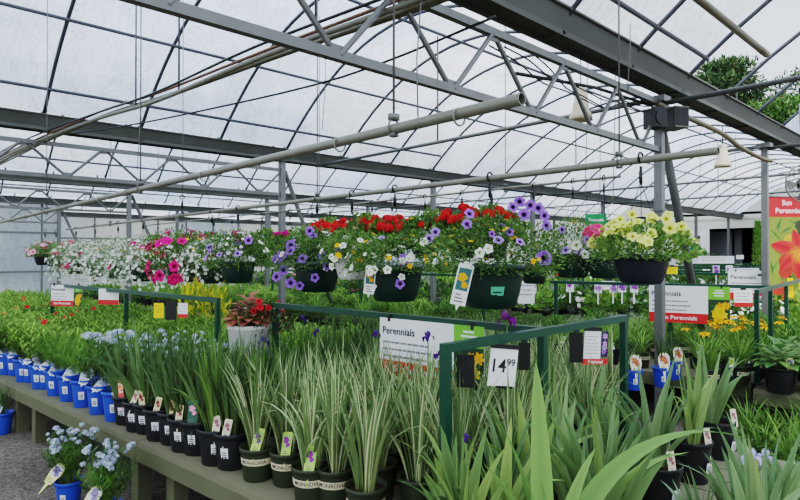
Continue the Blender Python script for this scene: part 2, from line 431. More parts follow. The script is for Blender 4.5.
M_LILY = lily_mesh('yellow_daylily', S(252, 190, 30), S(246, 140, 14), .055)
M_IRISDARK = iris_mesh('dark_purple_iris', S(74, 34, 120), S(34, 12, 66), .04)
M_IRISVIO = iris_mesh('violet_iris', S(120, 34, 130), S(60, 12, 76), .05)
M_IRISBLUE = iris_mesh('pale_blue_iris', S(206, 208, 242), S(130, 124, 210), .05)
M_REDFL = petunia_mesh('red_flower', S(224, 40, 54), S(150, 12, 20), S(60, 5, 8), .026)

# --- foliage prototypes (meshes rooted at z = 0 on the soil)
G_IRIS = [S(132, 160, 96), S(146, 174, 102), S(116, 146, 92)]
G_BLUE = [S(124, 152, 108), S(110, 140, 100), S(138, 164, 114)]
def iris_broad(seed, L=.5, n=9, w=.040, cols=G_IRIS, splay=.5):
    rnd = random.Random(seed); mb = MB()
    for fan in range(2):
        az = rnd.uniform(0, pi); off = Vector((rnd.uniform(-.03, .03), rnd.uniform(-.03, .03), 0))
        for i in range(n):
            q = (i-(n-1)/2)/((n-1)/2)
            a2 = az if q >= 0 else az+pi
            c = vary(rnd.choice(cols), .14, rnd)
            ln = L*(1.05-.35*abs(q))*rnd.uniform(.8, 1.12)
            flop = rnd.random() < .14
            blade(mb, off+Vector((cos(az)*q*.03, sin(az)*q*.03, 0)), a2+rnd.uniform(-.4, .4), abs(q)*.25+.02, abs(q)*splay+.05+(1.1 if flop else rnd.uniform(0, .3)), ln, w*rnd.uniform(.75, 1.15), mixc(c, S(170, 180, 120), .35), c, 9, .16, None, pi/2*rnd.uniform(.25, 1.0), 'iris')
    return mb.mesh('iris_leaves', LEAF)
def siberian(seed, L=.5, n=46, w=.011, cols=(S(64, 92, 52), S(78, 108, 60), S(92, 118, 74)), up=.25, cream=None, creamc=None, fl=.16, tuft=.045):
    rnd = random.Random(seed); mb = MB()
    for i in range(n):
        az = rnd.uniform(0, 2*pi); b = rnd.random()
        c = vary(rnd.choice(cols), .16, rnd)
        flop = rnd.random() < fl
        cr = None
        if cream and rnd.random() < cream: cr = vary(creamc, .08, rnd)
        blade(mb, (cos(az)*tuft*b, sin(az)*tuft*b, 0), az+rnd.uniform(-.5, .5), .03+.16*b, up*(.3+b)+(rnd.uniform(.8, 1.7) if flop else rnd.uniform(0, .18)), L*rnd.uniform(.62, 1.1), w*rnd.uniform(.7, 1.25), mixc(c, S(160, 165, 105), .25), c, 8, .22, cr, rnd.uniform(-.7, .7), 'grass')
    return mb.mesh('grass_leaves', LEAF)
def daylily(seed, L=.42, n=60, cols=(S(104, 142, 58), S(122, 160, 68), S(88, 128, 52)), w=.012):
    rnd = random.Random(seed); mb = MB()
    for i in range(n):
        az = rnd.uniform(0, 2*pi); b = rnd.random(); c = vary(rnd.choice(cols), .16, rnd)
        blade(mb, (cos(az)*.04*b, sin(az)*.04*b, 0), az, .1+.25*b, .7+1.5*b*rnd.random()+.3*b, L*rnd.uniform(.6, 1.1), w*rnd.uniform(.8, 1.2), mixc(c, S(170, 175, 100), .2), c, 8, .25, None, 0, 'grass')
    return mb.mesh('arching_leaves', LEAF)
def feathery(seed, h=.32, rx=.15):
    rnd = random.Random(seed); mb = MB(); cols = [S(112, 150, 66), S(128, 166, 76), S(96, 134, 58)]
    for i in range(75):
        az = rnd.uniform(0, 2*pi); q = rnd.random()**.6; c = vary(rnd.choice(cols), .15, rnd)
        tip = Vector((cos(az)*rx*q, sin(az)*rx*q, h*rnd.uniform(.65, 1.05)*(1.1-.35*q))); base = Vector((cos(az)*.03*q, sin(az)*.03*q, 0))
        for k in range(13):
            t = .25+.75*k/12; p = base.lerp(tip, t)+Vector((0, 0, .03*sin(pi*t)))
            for j in range(2):
                d = (rdir(rnd)*.8+Vector((0, 0, .9))); leaf(mb, p, d, .035*rnd.uniform(.7, 1.3), .0035, c, up=rdir(rnd))
        blade(mb, base, az, .02, .3+.3*q, h*.9, .003, c, c, 4, .1, None, 0, 'grass')
    return mb.mesh('feathery_leaves', LEAF)
def amsonia(seed, h=.32, rx=.16, cols=(S(136, 170, 76), S(156, 188, 92), S(116, 150, 64)), n=34, L=.075, w=.014, lps=18):
    rnd = random.Random(seed); mb = MB()
    for i in range(n):
        az = rnd.uniform(0, 2*pi); q = rnd.random()**.55
        tip = Vector((cos(az)*rx*q, sin(az)*rx*q, h*(1.08-.42*q*q)*rnd.uniform(.85, 1.06))); base = Vector((cos(az)*.04*q, sin(az)*.04*q, 0))
        mb.tube([base, base.lerp(tip, .5)+Vector((0, 0, .02)), tip], [.0022, .0018, .001], 4, S(110, 130, 60), cap=False)
        c0 = rnd.choice(cols)
        for k in range(lps):
            t = .3+.7*k/(lps-1); p = base.lerp(tip, t)
            a = k*2.4+az; d = Vector((cos(a), sin(a), .55+t*.7))
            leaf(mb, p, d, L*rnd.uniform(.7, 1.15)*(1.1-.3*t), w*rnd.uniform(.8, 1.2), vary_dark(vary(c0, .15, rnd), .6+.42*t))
    return mb.mesh('leafy_stems', LEAF)
def shrub(seed, rx=.16, h=.22, n=520, L=.035, w=.018, cols=(S(86, 122, 52), S(104, 140, 62), S(70, 106, 46)), mat=None, **k):
    rnd = random.Random(seed); mb = MB(); bush(mb, rnd, rx, h, n, L, w, list(cols), **k)
    stems(mb, rnd, 9, h*.6, rx*.6, .002, S(90, 90, 50))
    return mb.mesh('bushy_leaves', mat or LEAF)
def hosta(seed, rx=.17, n=34, cols=(S(104, 138, 74), S(122, 154, 86), S(90, 124, 68)), L=.11, w=.075, h=.1):
    rnd = random.Random(seed); mb = MB()
    for i in range(n):
        az = i*2.4; q = (i/n)**.5; c = vary(rnd.choice(cols), .15, rnd)
        base = Vector((cos(az)*rx*.5*q, sin(az)*rx*.5*q, h*(1.15-q)+.03)); d = Vector((cos(az), sin(az), .75-.95*q))
        mb.tube([(0, 0, 0), base], .002, 4, S(120, 140, 80), cap=False)
        leaf(mb, base, d, L*rnd.uniform(.8, 1.15), w*rnd.uniform(.8, 1.15), c)
    return mb.mesh('broad_leaves', LEAF)

FO = {
 'iris': [iris_broad(s, .5*k, 9, .050) for s, k in ((11, 1), (12, 1.1), (13, .9), (14, 1.0))],
 'irisblue': [iris_broad(s, .48, 8, .038, G_BLUE, .35) for s in (21, 22, 23)],
 'irisnar': [iris_broad(s, .46, 9, .026, [S(92, 122, 76), S(108, 138, 86), S(80, 110, 70)], .75) for s in (25, 26, 27)],
 'sib': [siberian(s, .46, 44, .013, up=.38, fl=.2) for s in (31, 32, 33)],
 'siblight': [siberian(s, .52, 34, .016, (S(98, 132, 60), S(112, 146, 70), S(86, 118, 56)), .2) for s in (35, 36)],
 'var': [siberian(s, .52, 42, .018, (S(104, 130, 82), S(122, 146, 96), S(138, 158, 110)), .50, .6, S(212, 214, 172), .16) for s in (41, 42, 43, 44)],
 'feather': [feathery(s) for s in (51, 52)],
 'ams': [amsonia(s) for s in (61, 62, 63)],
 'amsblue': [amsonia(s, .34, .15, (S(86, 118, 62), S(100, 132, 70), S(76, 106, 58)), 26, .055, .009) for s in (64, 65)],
 'day': [daylily(s) for s in (71, 72, 73)],
 'hosta': [hosta(s) for s in (81, 82)],
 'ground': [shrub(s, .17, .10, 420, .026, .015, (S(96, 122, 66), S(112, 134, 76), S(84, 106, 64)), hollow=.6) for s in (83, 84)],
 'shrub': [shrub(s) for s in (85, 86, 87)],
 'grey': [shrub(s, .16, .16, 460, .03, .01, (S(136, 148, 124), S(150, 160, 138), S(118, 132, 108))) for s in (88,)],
 'heuch': [hosta(s, .2, 60, (S(176, 104, 92), S(150, 82, 78), S(196, 128, 108)), .09, .085, .16) for s in (89,)],
}

# --- pots
def pot_mesh(name, mat, rt=.083, rb=.064, h=.165, ribs=0):
    mb = MB(); th = .003
    prof = [(.001, 0), (rb, 0), (rb+.002, .004), (rt-.004, h-.028), (rt-.004, h-.026), (rt+.004, h-.024), (rt+.005, h-.002), (rt+.003, h), (rt, h-.001), (rt-th-.002, h-.03), (rt-th-.006, h-.05)]
    mb.lathe(prof, 28)
    return mb.mesh(name, mat)
def soil_mesh(name, r, z):
    mb = MB(); rnd = random.Random(5); n = 24
    vs = [(0, 0, z+.006)]
    for j in (1, 2):
        for k in range(n): vs.append((r*j/2*cos(2*pi*k/n), r*j/2*sin(2*pi*k/n), z+rnd.uniform(-.003, .006)*(2-j)))
    fs = [(0, 1+k, 1+(k+1) % n) for k in range(n)]+[(1+k, 1+n+k, 1+n+(k+1) % n, 1+(k+1) % n) for k in range(n)]
    mb.add(vs, fs); return mb.mesh(name, SOIL)
PH = .165
POTM = {'blue': pot_mesh('blue_pot', BLUEPOT, .078, .058, .175), 'black': pot_mesh('black_pot', BLACKPOT), 'olive': pot_mesh('olive_pot', OLIVEPOT, .088, .070, .17),
        'bigblack': pot_mesh('large_black_pot', BLACKPOT, .12, .095, .21)}
POTH = {'blue': .175, 'black': .165, 'olive': .17, 'bigblack': .21}
POTR = {'blue': .078, 'black': .083, 'olive': .088, 'bigblack': .12}
SOILM = {k: soil_mesh('soil', POTR[k]-.008, POTH[k]-.032) for k in POTM}

def text_mesh(txt, size, mat, extr=.0004, align='CENTER'):
    cu = bpy.data.curves.new('lettering', 'FONT'); cu.body = txt; cu.size = size; cu.extrude = extr; cu.offset = size*.012
    cu.align_x = align; cu.align_y = 'CENTER'; cu.resolution_u = 3
    ob = bpy.data.objects.new('tmp_text', cu); C.objects.link(ob)
    bpy.context.view_layer.update()
    me = bpy.data.meshes.new_from_object(ob.evaluated_get(bpy.context.evaluated_depsgraph_get()))
    bpy.data.objects.remove(ob); bpy.data.curves.remove(cu)
    me.name = 'lettering'; me.materials.clear(); me.materials.append(mat)
    return me
def arc_patch(r0, r1, z0, z1, a0, a1, n=10):
    vs = []; fs = []
    for i in range(n+1):
        a = a0+(a1-a0)*i/n
        vs += [(r0*cos(a), r0*sin(a), z0), (r1*cos(a), r1*sin(a), z1)]
        if i: b = 2*i; fs.append((b-2, b, b+1, b-1))
    return vs, fs
def band_mesh():
    mb = MB(); r = lambda z: .070+.002+(.086-.072)*(z/.142)+.0015
    vs, fs = arc_patch(r(.088), r(.122), .088, .122, 0, 2*pi, 36); mb.add(vs, fs); return mb.mesh('printed_band', BAND)
M_BAND = band_mesh()
def wrap_text(txt):
    me = text_mesh(txt, .026, INK, 0)
    for v in me.vertices:
        x, y = v.co.x, v.co.y; z = .105+y; r = .0825+.0022; a = x/r
        v.co = (r*cos(a), r*sin(a), z)
    return me
M_MONRO = wrap_text('MONROVIA')
def sticker_mesh(key):
    mb = MB(); r = POTR[key]-.004
    vs, fs = arc_patch(r-.0105+.002, r-.0035+.002, .055, .105, -.24, .24, 5); mb.add(vs, fs, S(238, 240, 242))
    for j in range(3):
        vs, fs = arc_patch(r-.0095+.0026+.0015*j, r-.0085+.0026+.0015*j, .062+.01*j, .067+.01*j, -.15, .15, 4); mb.add(vs, fs, S(70, 70, 75))
    return mb.mesh('barcode_sticker', PRINT)
M_STICK = {k: sticker_mesh(k) for k in ('blue', 'black')}

def tag_mesh(name, w, h, top, patch, patch2, shape='rect', stake=.06):
    """plastic picture tag; stands in the XZ plane facing -Y, its stake going down from z = 0"""
    mb = MB()
    if shape == 'rect': out = [(-w/2, 0), (w/2, 0), (w/2, h*.96), (w*.42, h), (-w*.42, h), (-w/2, h*.96)]
    else: out = [(-w*.3, 0), (w*.3, 0), (w*.5, h*.5), (w*.48, h*.8), (w*.25, h), (-w*.25, h), (-w*.48, h*.8), (-w*.5, h*.5)]
    n = len(out)
    mb.add([(x, -.0008, z) for x, z in out]+[(x, .0008, z) for x, z in out], [tuple(range(n)), tuple(range(2*n-1, n-1, -1))]+[(i, n+i, n+(i+1) % n, (i+1) % n) for i in range(n)], top)
    mb.add([(-w*.4, -.0014, h*.36), (w*.4, -.0014, h*.36), (w*.4, -.0014, h*.9), (-w*.4, -.0014, h*.9)], [(0, 1, 2, 3)], patch)
    for (cx, cz, r) in ((-.08, .68, .3), (.14, .5, .22)):
        k = 10; mb.add([(w*cx+w*r*(1+.25*cos(5*a*2*pi/k))*cos(2*pi*a/k), -.0019, h*cz+w*r*sin(2*pi*a/k)) for a in range(k)], [tuple(range(k))], patch2)
    for j in range(3): mb.add([(-w*.3, -.0014, h*(.08+.08*j)), (w*(.3-.12*j), -.0014, h*(.08+.08*j)), (w*(.3-.12*j), -.0014, h*(.11+.08*j)), (-w*.3, -.0014, h*(.11+.08*j))], [(0, 1, 2, 3)], S(90, 90, 90))
    mb.add([(-w*.12, 0, 0), (w*.12, 0, 0), (w*.02, 0, -stake), (-w*.02, 0, -stake)], [(0, 1, 2, 3)], top)
    return mb.mesh(name, PRINT, False)
T_IRIS = tag_mesh('picture_tag', .034, .085, S(226, 214, 170), S(196, 180, 130), S(120, 30, 48))
T_IRIS2 = tag_mesh('picture_tag', .034, .085, S(230, 222, 190), S(214, 196, 176), S(150, 90, 100))
T_RED = tag_mesh('picture_tag', .032, .11, S(232, 78, 66), S(240, 200, 180), S(240, 130, 60))
T_LUPIN = tag_mesh('picture_tag', .05, .12, S(36, 84, 62), S(30, 74, 58), S(226, 150, 170))
T_GREEN = tag_mesh('picture_tag', .055, .125, S(170, 196, 96), S(150, 186, 100), S(128, 52, 140))
T_WHITE = tag_mesh('white_tag', .052, .1, S(232, 234, 238), S(196, 202, 216), S(140, 150, 180), 'round', .012)
T_YELLOW = tag_mesh('yellow_edged_tag', .06, .11, S(236, 228, 140), S(214, 220, 226), S(130, 120, 170), 'round')
T_PANSY = tag_mesh('pansy_tag', .07, .115, S(244, 240, 190), S(220, 214, 226), S(190, 110, 60), 'round')
T_ORANGE = tag_mesh('orange_tag', .05, .05, S(244, 190, 60), S(240, 150, 40), S(236, 110, 30))
T_LIMEWHITE = tag_mesh('lime_tag', .05, .10, S(240, 242, 240), S(170, 200, 70), S(150, 190, 60))

PROTO = {}
def potted(kind, pot, fol, tagm=None, tagrot=None, sticker=False, band=False, soil=True):
    """prototype of a potted plant; returns its root Empty"""
    root = thing(kind, '', 'plant', (0, 0, -50))
    p = child('pot', POTM[pot], root)
    if sticker: child('barcode_sticker', M_STICK[pot], p, rot=(0, 0, -pi/2-.75))
    if band:
        b = child('printed_band', M_BAND, p); child('lettering', M_MONRO, p, rot=(0, 0, -pi/2-.8))
    if soil: child('soil', SOILM[pot], root)
    child('foliage', FO[fol][0], root, (0, 0, POTH[pot]-.03))
    if tagm:
        a = -pi/2-.75; rr = POTR[pot]*.82
        child('plant_tag', tagm, root, (rr*cos(a), rr*sin(a), POTH[pot]-.02), tagrot or (radians(-16), 0, -.85))
    return root
def place(proto, loc, label, group, rz=0.0, sc=1.0, fol=None, cat='plant', frz=None, fs=None, tint=None):
    o = copy_tree(proto); o.location = loc; o['label'] = label; o['category'] = cat
    if group: o['group'] = group
    o.rotation_euler = (0, 0, rz)
    if sc != 1.0: o.scale = (sc, sc, sc)
    for k in KIDS[o.name]:
        if k.name.startswith('foliage'):
            if fol is not None: k.data = FO[fol[0]][fol[1] % len(FO[fol[0]])]
            k.rotation_euler = (0, 0, R.uniform(0, 2*pi) if frz is None else frz)
            if fs: k.scale = (fs[0], fs[0], fs[1])
        elif k.name.startswith('plant_tag'):
            e = k.rotation_euler; k.rotation_euler = (e[0]+R.uniform(-.15, .15), R.uniform(-.25, .25), e[2]+R.uniform(-.3, .3)-rz)
    return o
def blossom(parent, me, p, nrm, s=1.0, name='blossom'):
    q = Vector(nrm).normalized().to_track_quat('Z', 'Y') @ Quaternion((0, 0, 1), R.uniform(0, 6.28))
    return child(name, me, parent, p, q, s)
ORD = ['first', 'second', 'third', 'fourth', 'fifth', 'sixth', 'seventh', 'eighth', 'ninth', 'tenth', 'eleventh', 'twelfth', 'thirteenth', 'fourteenth', 'fifteenth', 'sixteenth', 'seventeenth', 'eighteenth', 'nineteenth', 'twentieth']
#@@PART2
# ================================================================== THE GREENHOUSE
GY = [2.32, 7.79, 13.26, 18.74, 24.2]; GZ = 3.2; RISE = 1.25; HALF = 2.74
BAYC = [-.42, 5.055, 10.53, 16.0, 21.47]
XPOST = [5.56, 4.72, 4.18, 4.0]
XEND = 26.6
GZS = [3.255, 3.11, 3.09, 3.07, 3.06]
def roof_z(c, y): return GZ+.06+RISE*(1-((y-c)/HALF)**2)
mb = MB(); mb.add([(-30, -30, 0), (90, -30, 0), (90, 90, 0), (-30, 90, 0)], [(0, 1, 2, 3)])
struct('floor', mb, GRAVEL, 'grey brown fine gravel floor under and between the benches', 'floor')

# roof film, one sheet per bay (bay over the camera is open between two hoops)
def film_sheet(c, x0, x1, label):
    mb = MB(); nx = max(2, int((x1-x0)/.275)); ny = 20; vs = []; fs = []
    for i in range(nx+1):
        x = x0+(x1-x0)*i/nx; sag = .012*(sin(pi*((x-1.5)/1.1))**2)
        for j in range(ny+1):
            y = c-HALF+2*HALF*j/ny; vs.append((x, y, roof_z(c, y)+.02-sag))
    for i in range(nx):
        for j in range(ny): a = i*(ny+1)+j; fs.append((a, a+1, a+ny+2, a+ny+1))
    mb.add(vs, fs); return struct('roof_panel', mb, FILM, label, 'roof film', True)
names = ['near', 'second', 'third', 'fourth', 'farthest']
film_sheet(BAYC[0], -4, 5.92, 'milky plastic film over the near bay, ending at a hoop where open sky shows')
film_sheet(BAYC[0], 9.3, XEND, 'white plastic film beyond the open stretch of the near bay, far right')
for k in (1, 2, 3, 4): film_sheet(BAYC[k], -4, XEND, 'milky plastic film roof over the %s bay of the greenhouse' % names[k])

# hoops
def hoop_mesh(c):
    mb = MB(); pts = []
    for j in range(21):
        y = -HALF+2*HALF*j/20; pts.append((0, y, GZ+.06+RISE*(1-(y/HALF)**2)-.02))
    mb.tube(pts, .021, 7); return mb.mesh('roof_hoop', HOOP)
HM = hoop_mesh(0)
for k, c in enumerate(BAYC):
    for i in range(-3, 23):
        x = 1.5+1.1*i+(.0 if k else .02)
        if (x < 0.3 and k > 1): continue
        o = link('roof_beam', HM, None, (x, c, 0))
        tag(o, 'curved grey steel hoop carrying the film over the %s bay' % names[k], 'hoop', 'roof hoops of the %s bay' % names[k], 'structure')
# purlins
def purlin(c, dy, x0, x1, label, r=.02, mat=HOOP):
    mb = MB(); y = c+dy; z = roof_z(c, y)-.06; mb.tube([(x0, y, z), (x1, y, z)], r, 8)
    struct('purlin_beam', mb, mat, label, 'purlin', True)
for k, c in enumerate(BAYC):
    for dy, nm in ((-2.05, 'lower near-side'), (-1.2, 'upper near-side'), (0, 'ridge'), (1.6, 'upper far-side'), (2.42, 'lower far-side')):
        if k == 0:
            if dy == 1.6: continue
        xe = XEND
        if k == 1 and dy == 2.42: xe = 8.0
        purlin(c, dy, -4 if k else (-4 if dy > 0 else 1), xe if k else 5.9 if dy != 0 else 7.2, 'straight grey %s purlin pipe running under the hoops of the %s bay' % (nm, names[k]))
mb = MB(); y = 1.72; z = roof_z(BAYC[0], y)-.1; mb.tube([(3.6, y, z), (6.72, y, z)], .032, 10); mb.tube([(6.5, y, z), (6.73, y, z)], .034, 10)
struct('purlin_beam', mb, CONDUIT, 'loose brown-ended purlin pipe stopping in the open sky at top right', 'purlin', True)

# gutters: steel channel section
def gutter(k):
    Y = GY[k]; mb = MB(); x0, x1 = -4, XEND; GZ = GZS[k]
    prof = [(-.14, .11), (-.13, .11), (-.085, -.015), (.085, -.015), (.13, .11), (.14, .11), (.14, .095), (.135, .085), (.09, -.03), (-.09, -.03), (-.135, .085), (-.14, .095)]
    vs = []
    for x in (x0, x1): vs += [(x, Y+a, GZ+b) for a, b in prof]
    n = len(prof); mb.add(vs, [(i, (i+1) % n, n+(i+1) % n, n+i) for i in range(n)]+[tuple(range(n)), tuple(range(2*n-1, n-1, -1))])
    for s_ in (-1, 1):
        mb.box(((x0+x1)/2, Y+s_*.09, GZ-.045), (x1-x0, .01, .04))
        mb.box(((x0+x1)/2, Y+s_*.15, GZ+.11), (x1-x0, .03, .016))
    i = x0
    while i < x1:
        mb.box((i, Y, GZ-.04), (.03, .19, .025)); i += 1.1
    return struct('gutter_beam', mb, GUTTER, 'grey folded steel gutter running between the %s and %s bays' % (names[k], names[k+1] if k < 4 else 'outer'), 'gutter')
for k in range(5): gutter(k)
# lattice trusses below the gutters
def truss(k, xe, panels, top=.19, bot=.60):
    Y = GY[k]; mb = MB(); GZ = 3.2 if k == 0 else GZS[k]+.02; zt = GZ-top-.03+(.07 if k == 0 else 0); zb = GZ-bot; p = .86; x0 = xe-panels*p
    mb.box(((x0+xe)/2, Y, zt), (xe-x0, .045, .05)); mb.box(((x0+xe)/2, Y, zb), (xe-x0, .045, .05))
    for i in range(panels):
        xm = xe-(i+.45)*p
        mb.tube([(xe-i*p, Y-.01, zt), (xm, Y-.01, zb)], .017, 8)
        mb.tube([(xm, Y+.012, zb), (xe-(i+1)*p+.03, Y+.012, zt)], .017, 8)
        mb.box((xm, Y, zb+.03), (.10, .012, .05)); mb.box((xe-i*p, Y, zt-.03), (.10, .012, .05))
    return struct('truss_beam', mb, GALV, 'zigzag galvanized lattice truss under the gutter beyond the %s bay' % names[k], 'truss')
truss(0, 5.56, 11); truss(1, 4.72, 9); truss(2, 4.18, 7); truss(3, 4.0, 6)
# posts with braces
for k in range(4):
    x = XPOST[k]; n = 0
    while x < XEND-1:
        mb = MB(); Y = GY[k]; w = .075 if k == 0 else .085
        mb.box((x, Y, (GZ-.08)/2), (w, w, GZ-.08))
        mb.box((x, Y, .01), (.18, .18, .02)); mb.box((x, Y, GZ-.12), (.16, .16, .06))
        if k == 0 and n == 0: mb.box((x, Y, 2.02), (.1, .1, .02))
        struct('pillar', mb, GALV, 'square galvanized steel post, %s along the gutter line beyond the %s bay' % (ORD[n], names[k]), 'post')
        if n == 0:
            mb = MB(); mb.tube([(x+.06, Y+.02, GZ-.3), ((x+2.25, Y+.30, 0.0) if k == 0 else (x+1.3, Y+.02, 0))], .035 if k else .045, 10)
            struct('brace_beam', mb, GUTTER, 'leaning steel brace pipe set against the first post beyond the %s bay' % names[k], 'brace', True)
        x += 3.41; n += 1
# cross ties from post to post
for k in range(5):
    for n in range(4):
        x = 5.56-.2*k+3.41*n; y0 = GY[k]-5.47; y1 = GY[k]
        if k == 0: y0 = -3.1
        mb = MB(); mb.tube([(x, y0, GZ-.16), (x, y1, GZ-.16)], .024, 8)
        if k < 2:
            mb.tube([(x, (y0+y1)/2, GZ-.16), (x, (y0+y1)/2, roof_z(BAYC[k], BAYC[k])-.1)], .012, 6)
        if k == 0 or n > 0 or k == 1: struct('tie_beam', mb, GALV, 'thin steel cross tie spanning the %s bay at its %s post row' % (names[k], ORD[n]), 'cross tie', True)

# walls
def wall_y(name, Y, x0, x1, z0, z1, label, lowz=1.1, studs=1.2, mat=PANEL):
    w = MB(); w.box(((x0+x1)/2, Y+.03, (z0+z1)/2), (x1-x0, .02, z1-z0)); struct(name, w, mat, label, 'wall')
    f = MB(); x = x0
    while x <= x1+.01: f.box((x, Y-.02, (z0+z1)/2), (.045, .045, z1-z0)); x += studs
    for z in (lowz, 2.2, z1-.04): f.box(((x0+x1)/2, Y-.025, z), (x1-x0, .05, .06))
    return f
f = wall_y('wall_left', 18.9, -6, 4.0, 0, 3.1, 'hazy translucent panel side wall at far left')
struct('trim_1', f, GALV, 'grey stud and rail frame of the far left translucent wall', 'wall frame')
f = wall_y('wall_back', 24.3, 4.0, XEND, 0, 3.2, 'hazy bluish translucent wall beyond the farthest bay')
struct('trim_2', f, GALV, 'grey stud and rail frame of the far back wall', 'wall frame')
w = MB(); w.box((4.0, 21.6, 1.6), (.02, 5.3, 3.2)); struct('wall_corner', w, PANEL, 'short translucent return wall joining the left and back walls', 'wall')
# end wall at XEND with a wide opening
w = MB()
def gable(k, z0):
    c = BAYC[k]; n = 14; vs = [(XEND, c-HALF, z0), (XEND, c+HALF, z0)]+[(XEND, c+HALF-2*HALF*j/n, roof_z(c, c+HALF-2*HALF*j/n)) for j in range(n+1)]
    w.add(vs, [tuple(range(len(vs)))])
for k in range(5): gable(k, 2.7)
w.box((XEND+.02, (9.5+24.3)/2, 1.35), (.05, 24.3-9.5, 2.7)); w.box((XEND+.02, (6.6-3.1)/2, 1.35), (.05, 9.7, 2.7))
w.box((XEND-.06, 10, 2.78), (.08, 28, .2)); w.box((XEND-.05, 10, 3.1), (.04, 28, .05)); 
struct('wall_end', w, WALLMAT, 'cream white sheeted end wall with a wide dark opening to the shop', 'wall')
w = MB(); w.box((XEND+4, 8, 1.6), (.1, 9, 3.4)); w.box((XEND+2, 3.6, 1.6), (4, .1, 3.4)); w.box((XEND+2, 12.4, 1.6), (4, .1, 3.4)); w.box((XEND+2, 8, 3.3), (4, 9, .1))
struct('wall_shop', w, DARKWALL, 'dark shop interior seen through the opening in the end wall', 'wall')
for y, wd in ((7.35, .05), (8.3, .05)):
    w = MB(); w.box((XEND+1.5, y, 1.35), (.08, .3, 2.6)); struct('pillar', w, GREY, 'slim grey door post inside the dark shop opening%s' % (', nearer the poster' if y > 8 else ', farther from the poster'), 'post')
w = MB(); w.box((XEND+1.2, 8.9, 1.4), (.06, .9, 2.4)); struct('door_1', w, GREY, 'grey sliding door panel standing in the dark shop opening', 'door')

# ------------------------------------------------------------------ pipes overhead
def pipe(name, pts, r, mat, label, cat='pipe', n=12, cap=True):
    mb = MB(); mb.tube(pts, r, n, cap=cap); o = link(name, mb.mesh(name, mat)); tag(o, label, cat, None, 'thing'); return o
PX1 = 1.20; PX2 = 2.35; PX3 = 3.9; PZ = 2.0; PZ3 = 2.15
def big_pipe(name, X, y0, y1, r, label, couple=(), z=2.0):
    root = thing(name, label, 'pipe', (X, y0, z)); mb = MB(); L = y1-y0
    root.rotation_euler = (math.atan2(2.0-z, L) if z < 2.1 else 0, 0, 0)
    mb.tube([(0, 0, 0), (0, L, 0)], r, 16, cap=False); mb.tube([(0, L, 0), (0, .0, 0)], r*.86, 16, cap=False)
    mb.add([(r*cos(2*pi*k/16), 0, r*sin(2*pi*k/16)) for k in range(16)]+[(r*.86*cos(2*pi*k/16), 0, r*.86*sin(2*pi*k/16)) for k in range(16)], [(k, (k+1) % 16, 16+(k+1) % 16, 16+k) for k in range(16)])
    child('pipe_run', mb.mesh('pipe_run', PIPE), root)
    for y in couple:
        c = MB(); c.tube([(0, y-.03, 0), (0, y+.03, 0)], r*1.16, 16); child('coupling', c.mesh('coupling', PIPE), root)
    return root
big_pipe('hanging_pipe', PX1, .841, 12.2, .0165, 'thick pale steel pipe with an open sawn end, nearest overhead', (3.0, 6.2, 9.0), 1.99)
big_pipe('hanging_pipe', PX2, .76, 10.5, .0155, 'pale basket rail pipe overhead with black hooks on it', (4.2, 7.4), 1.99)
big_pipe('hanging_pipe', PX3, 1.9, 11.5, .010, 'rear basket rail pipe carrying the red geranium baskets', (5,), PZ3)
# saddle clamps and rods that carry the pipes
def hanger_rod(X, Y, label, ztop=None, r=.004):
    k = 0 if Y < GY[0] else 1 if Y < GY[1] else 2
    zt = ztop or roof_z(BAYC[k], Y)-.03
    pz = PZ3 if X == PX3 else PZ
    root = thing('pipe_hanger', label, 'hanger', (X, Y, pz))
    m = MB(); m.tube([(0, 0, .03), (0, 0, zt-pz)], r, 6); child('rod', m.mesh('rod', GALV), root)
    m = MB(); m.tube([(.021*cos(a), 0, .021*sin(a)) for a in [2*pi*i/14 for i in range(15)]], .0035, 6); m.box((0, 0, .028), (.03, .022, .02)); m.box((0, 0, -.026), (.02, .022, .016)); child('clamp', m.mesh('clamp', GALV), root)
nm = ['nearest', 'second', 'third', 'fourth', 'fifth', 'sixth']
for j, Y in enumerate((1.32, 3.6, 6.1, 9.0)): hanger_rod(PX1, Y, 'thin rod and clamp holding the thick near pipe, %s from its open end' % nm[j])
for j, Y in enumerate((1.15, 3.4, 5.8, 8.2)): hanger_rod(PX2, Y, 'thin rod and clamp holding the basket rail pipe, %s from its end' % nm[j])
for j, Y in enumerate((2.9, 5.6, 8.6)): hanger_rod(PX3, Y, 'thin rod and clamp holding the rear basket pipe, %s from the right' % nm[j])
# pipe saddle loops along the near pipe
mb = MB(); mb.tube([(.024*cos(a), 0, .024*sin(a)-.006) for a in [2*pi*i/14 for i in range(15)]], .003, 6); LOOP = mb.mesh('pipe_loop', PIPE)
for j, Y in enumerate((1.05, 1.6, 2.7, 4.4, 5.3, 7.2)):
    o = link('pipe_loop', LOOP, None, (PX1, Y, PZ-.013)); tag(o, 'small wire loop around the thick near pipe', 'hook', 'wire loops on the near pipe')

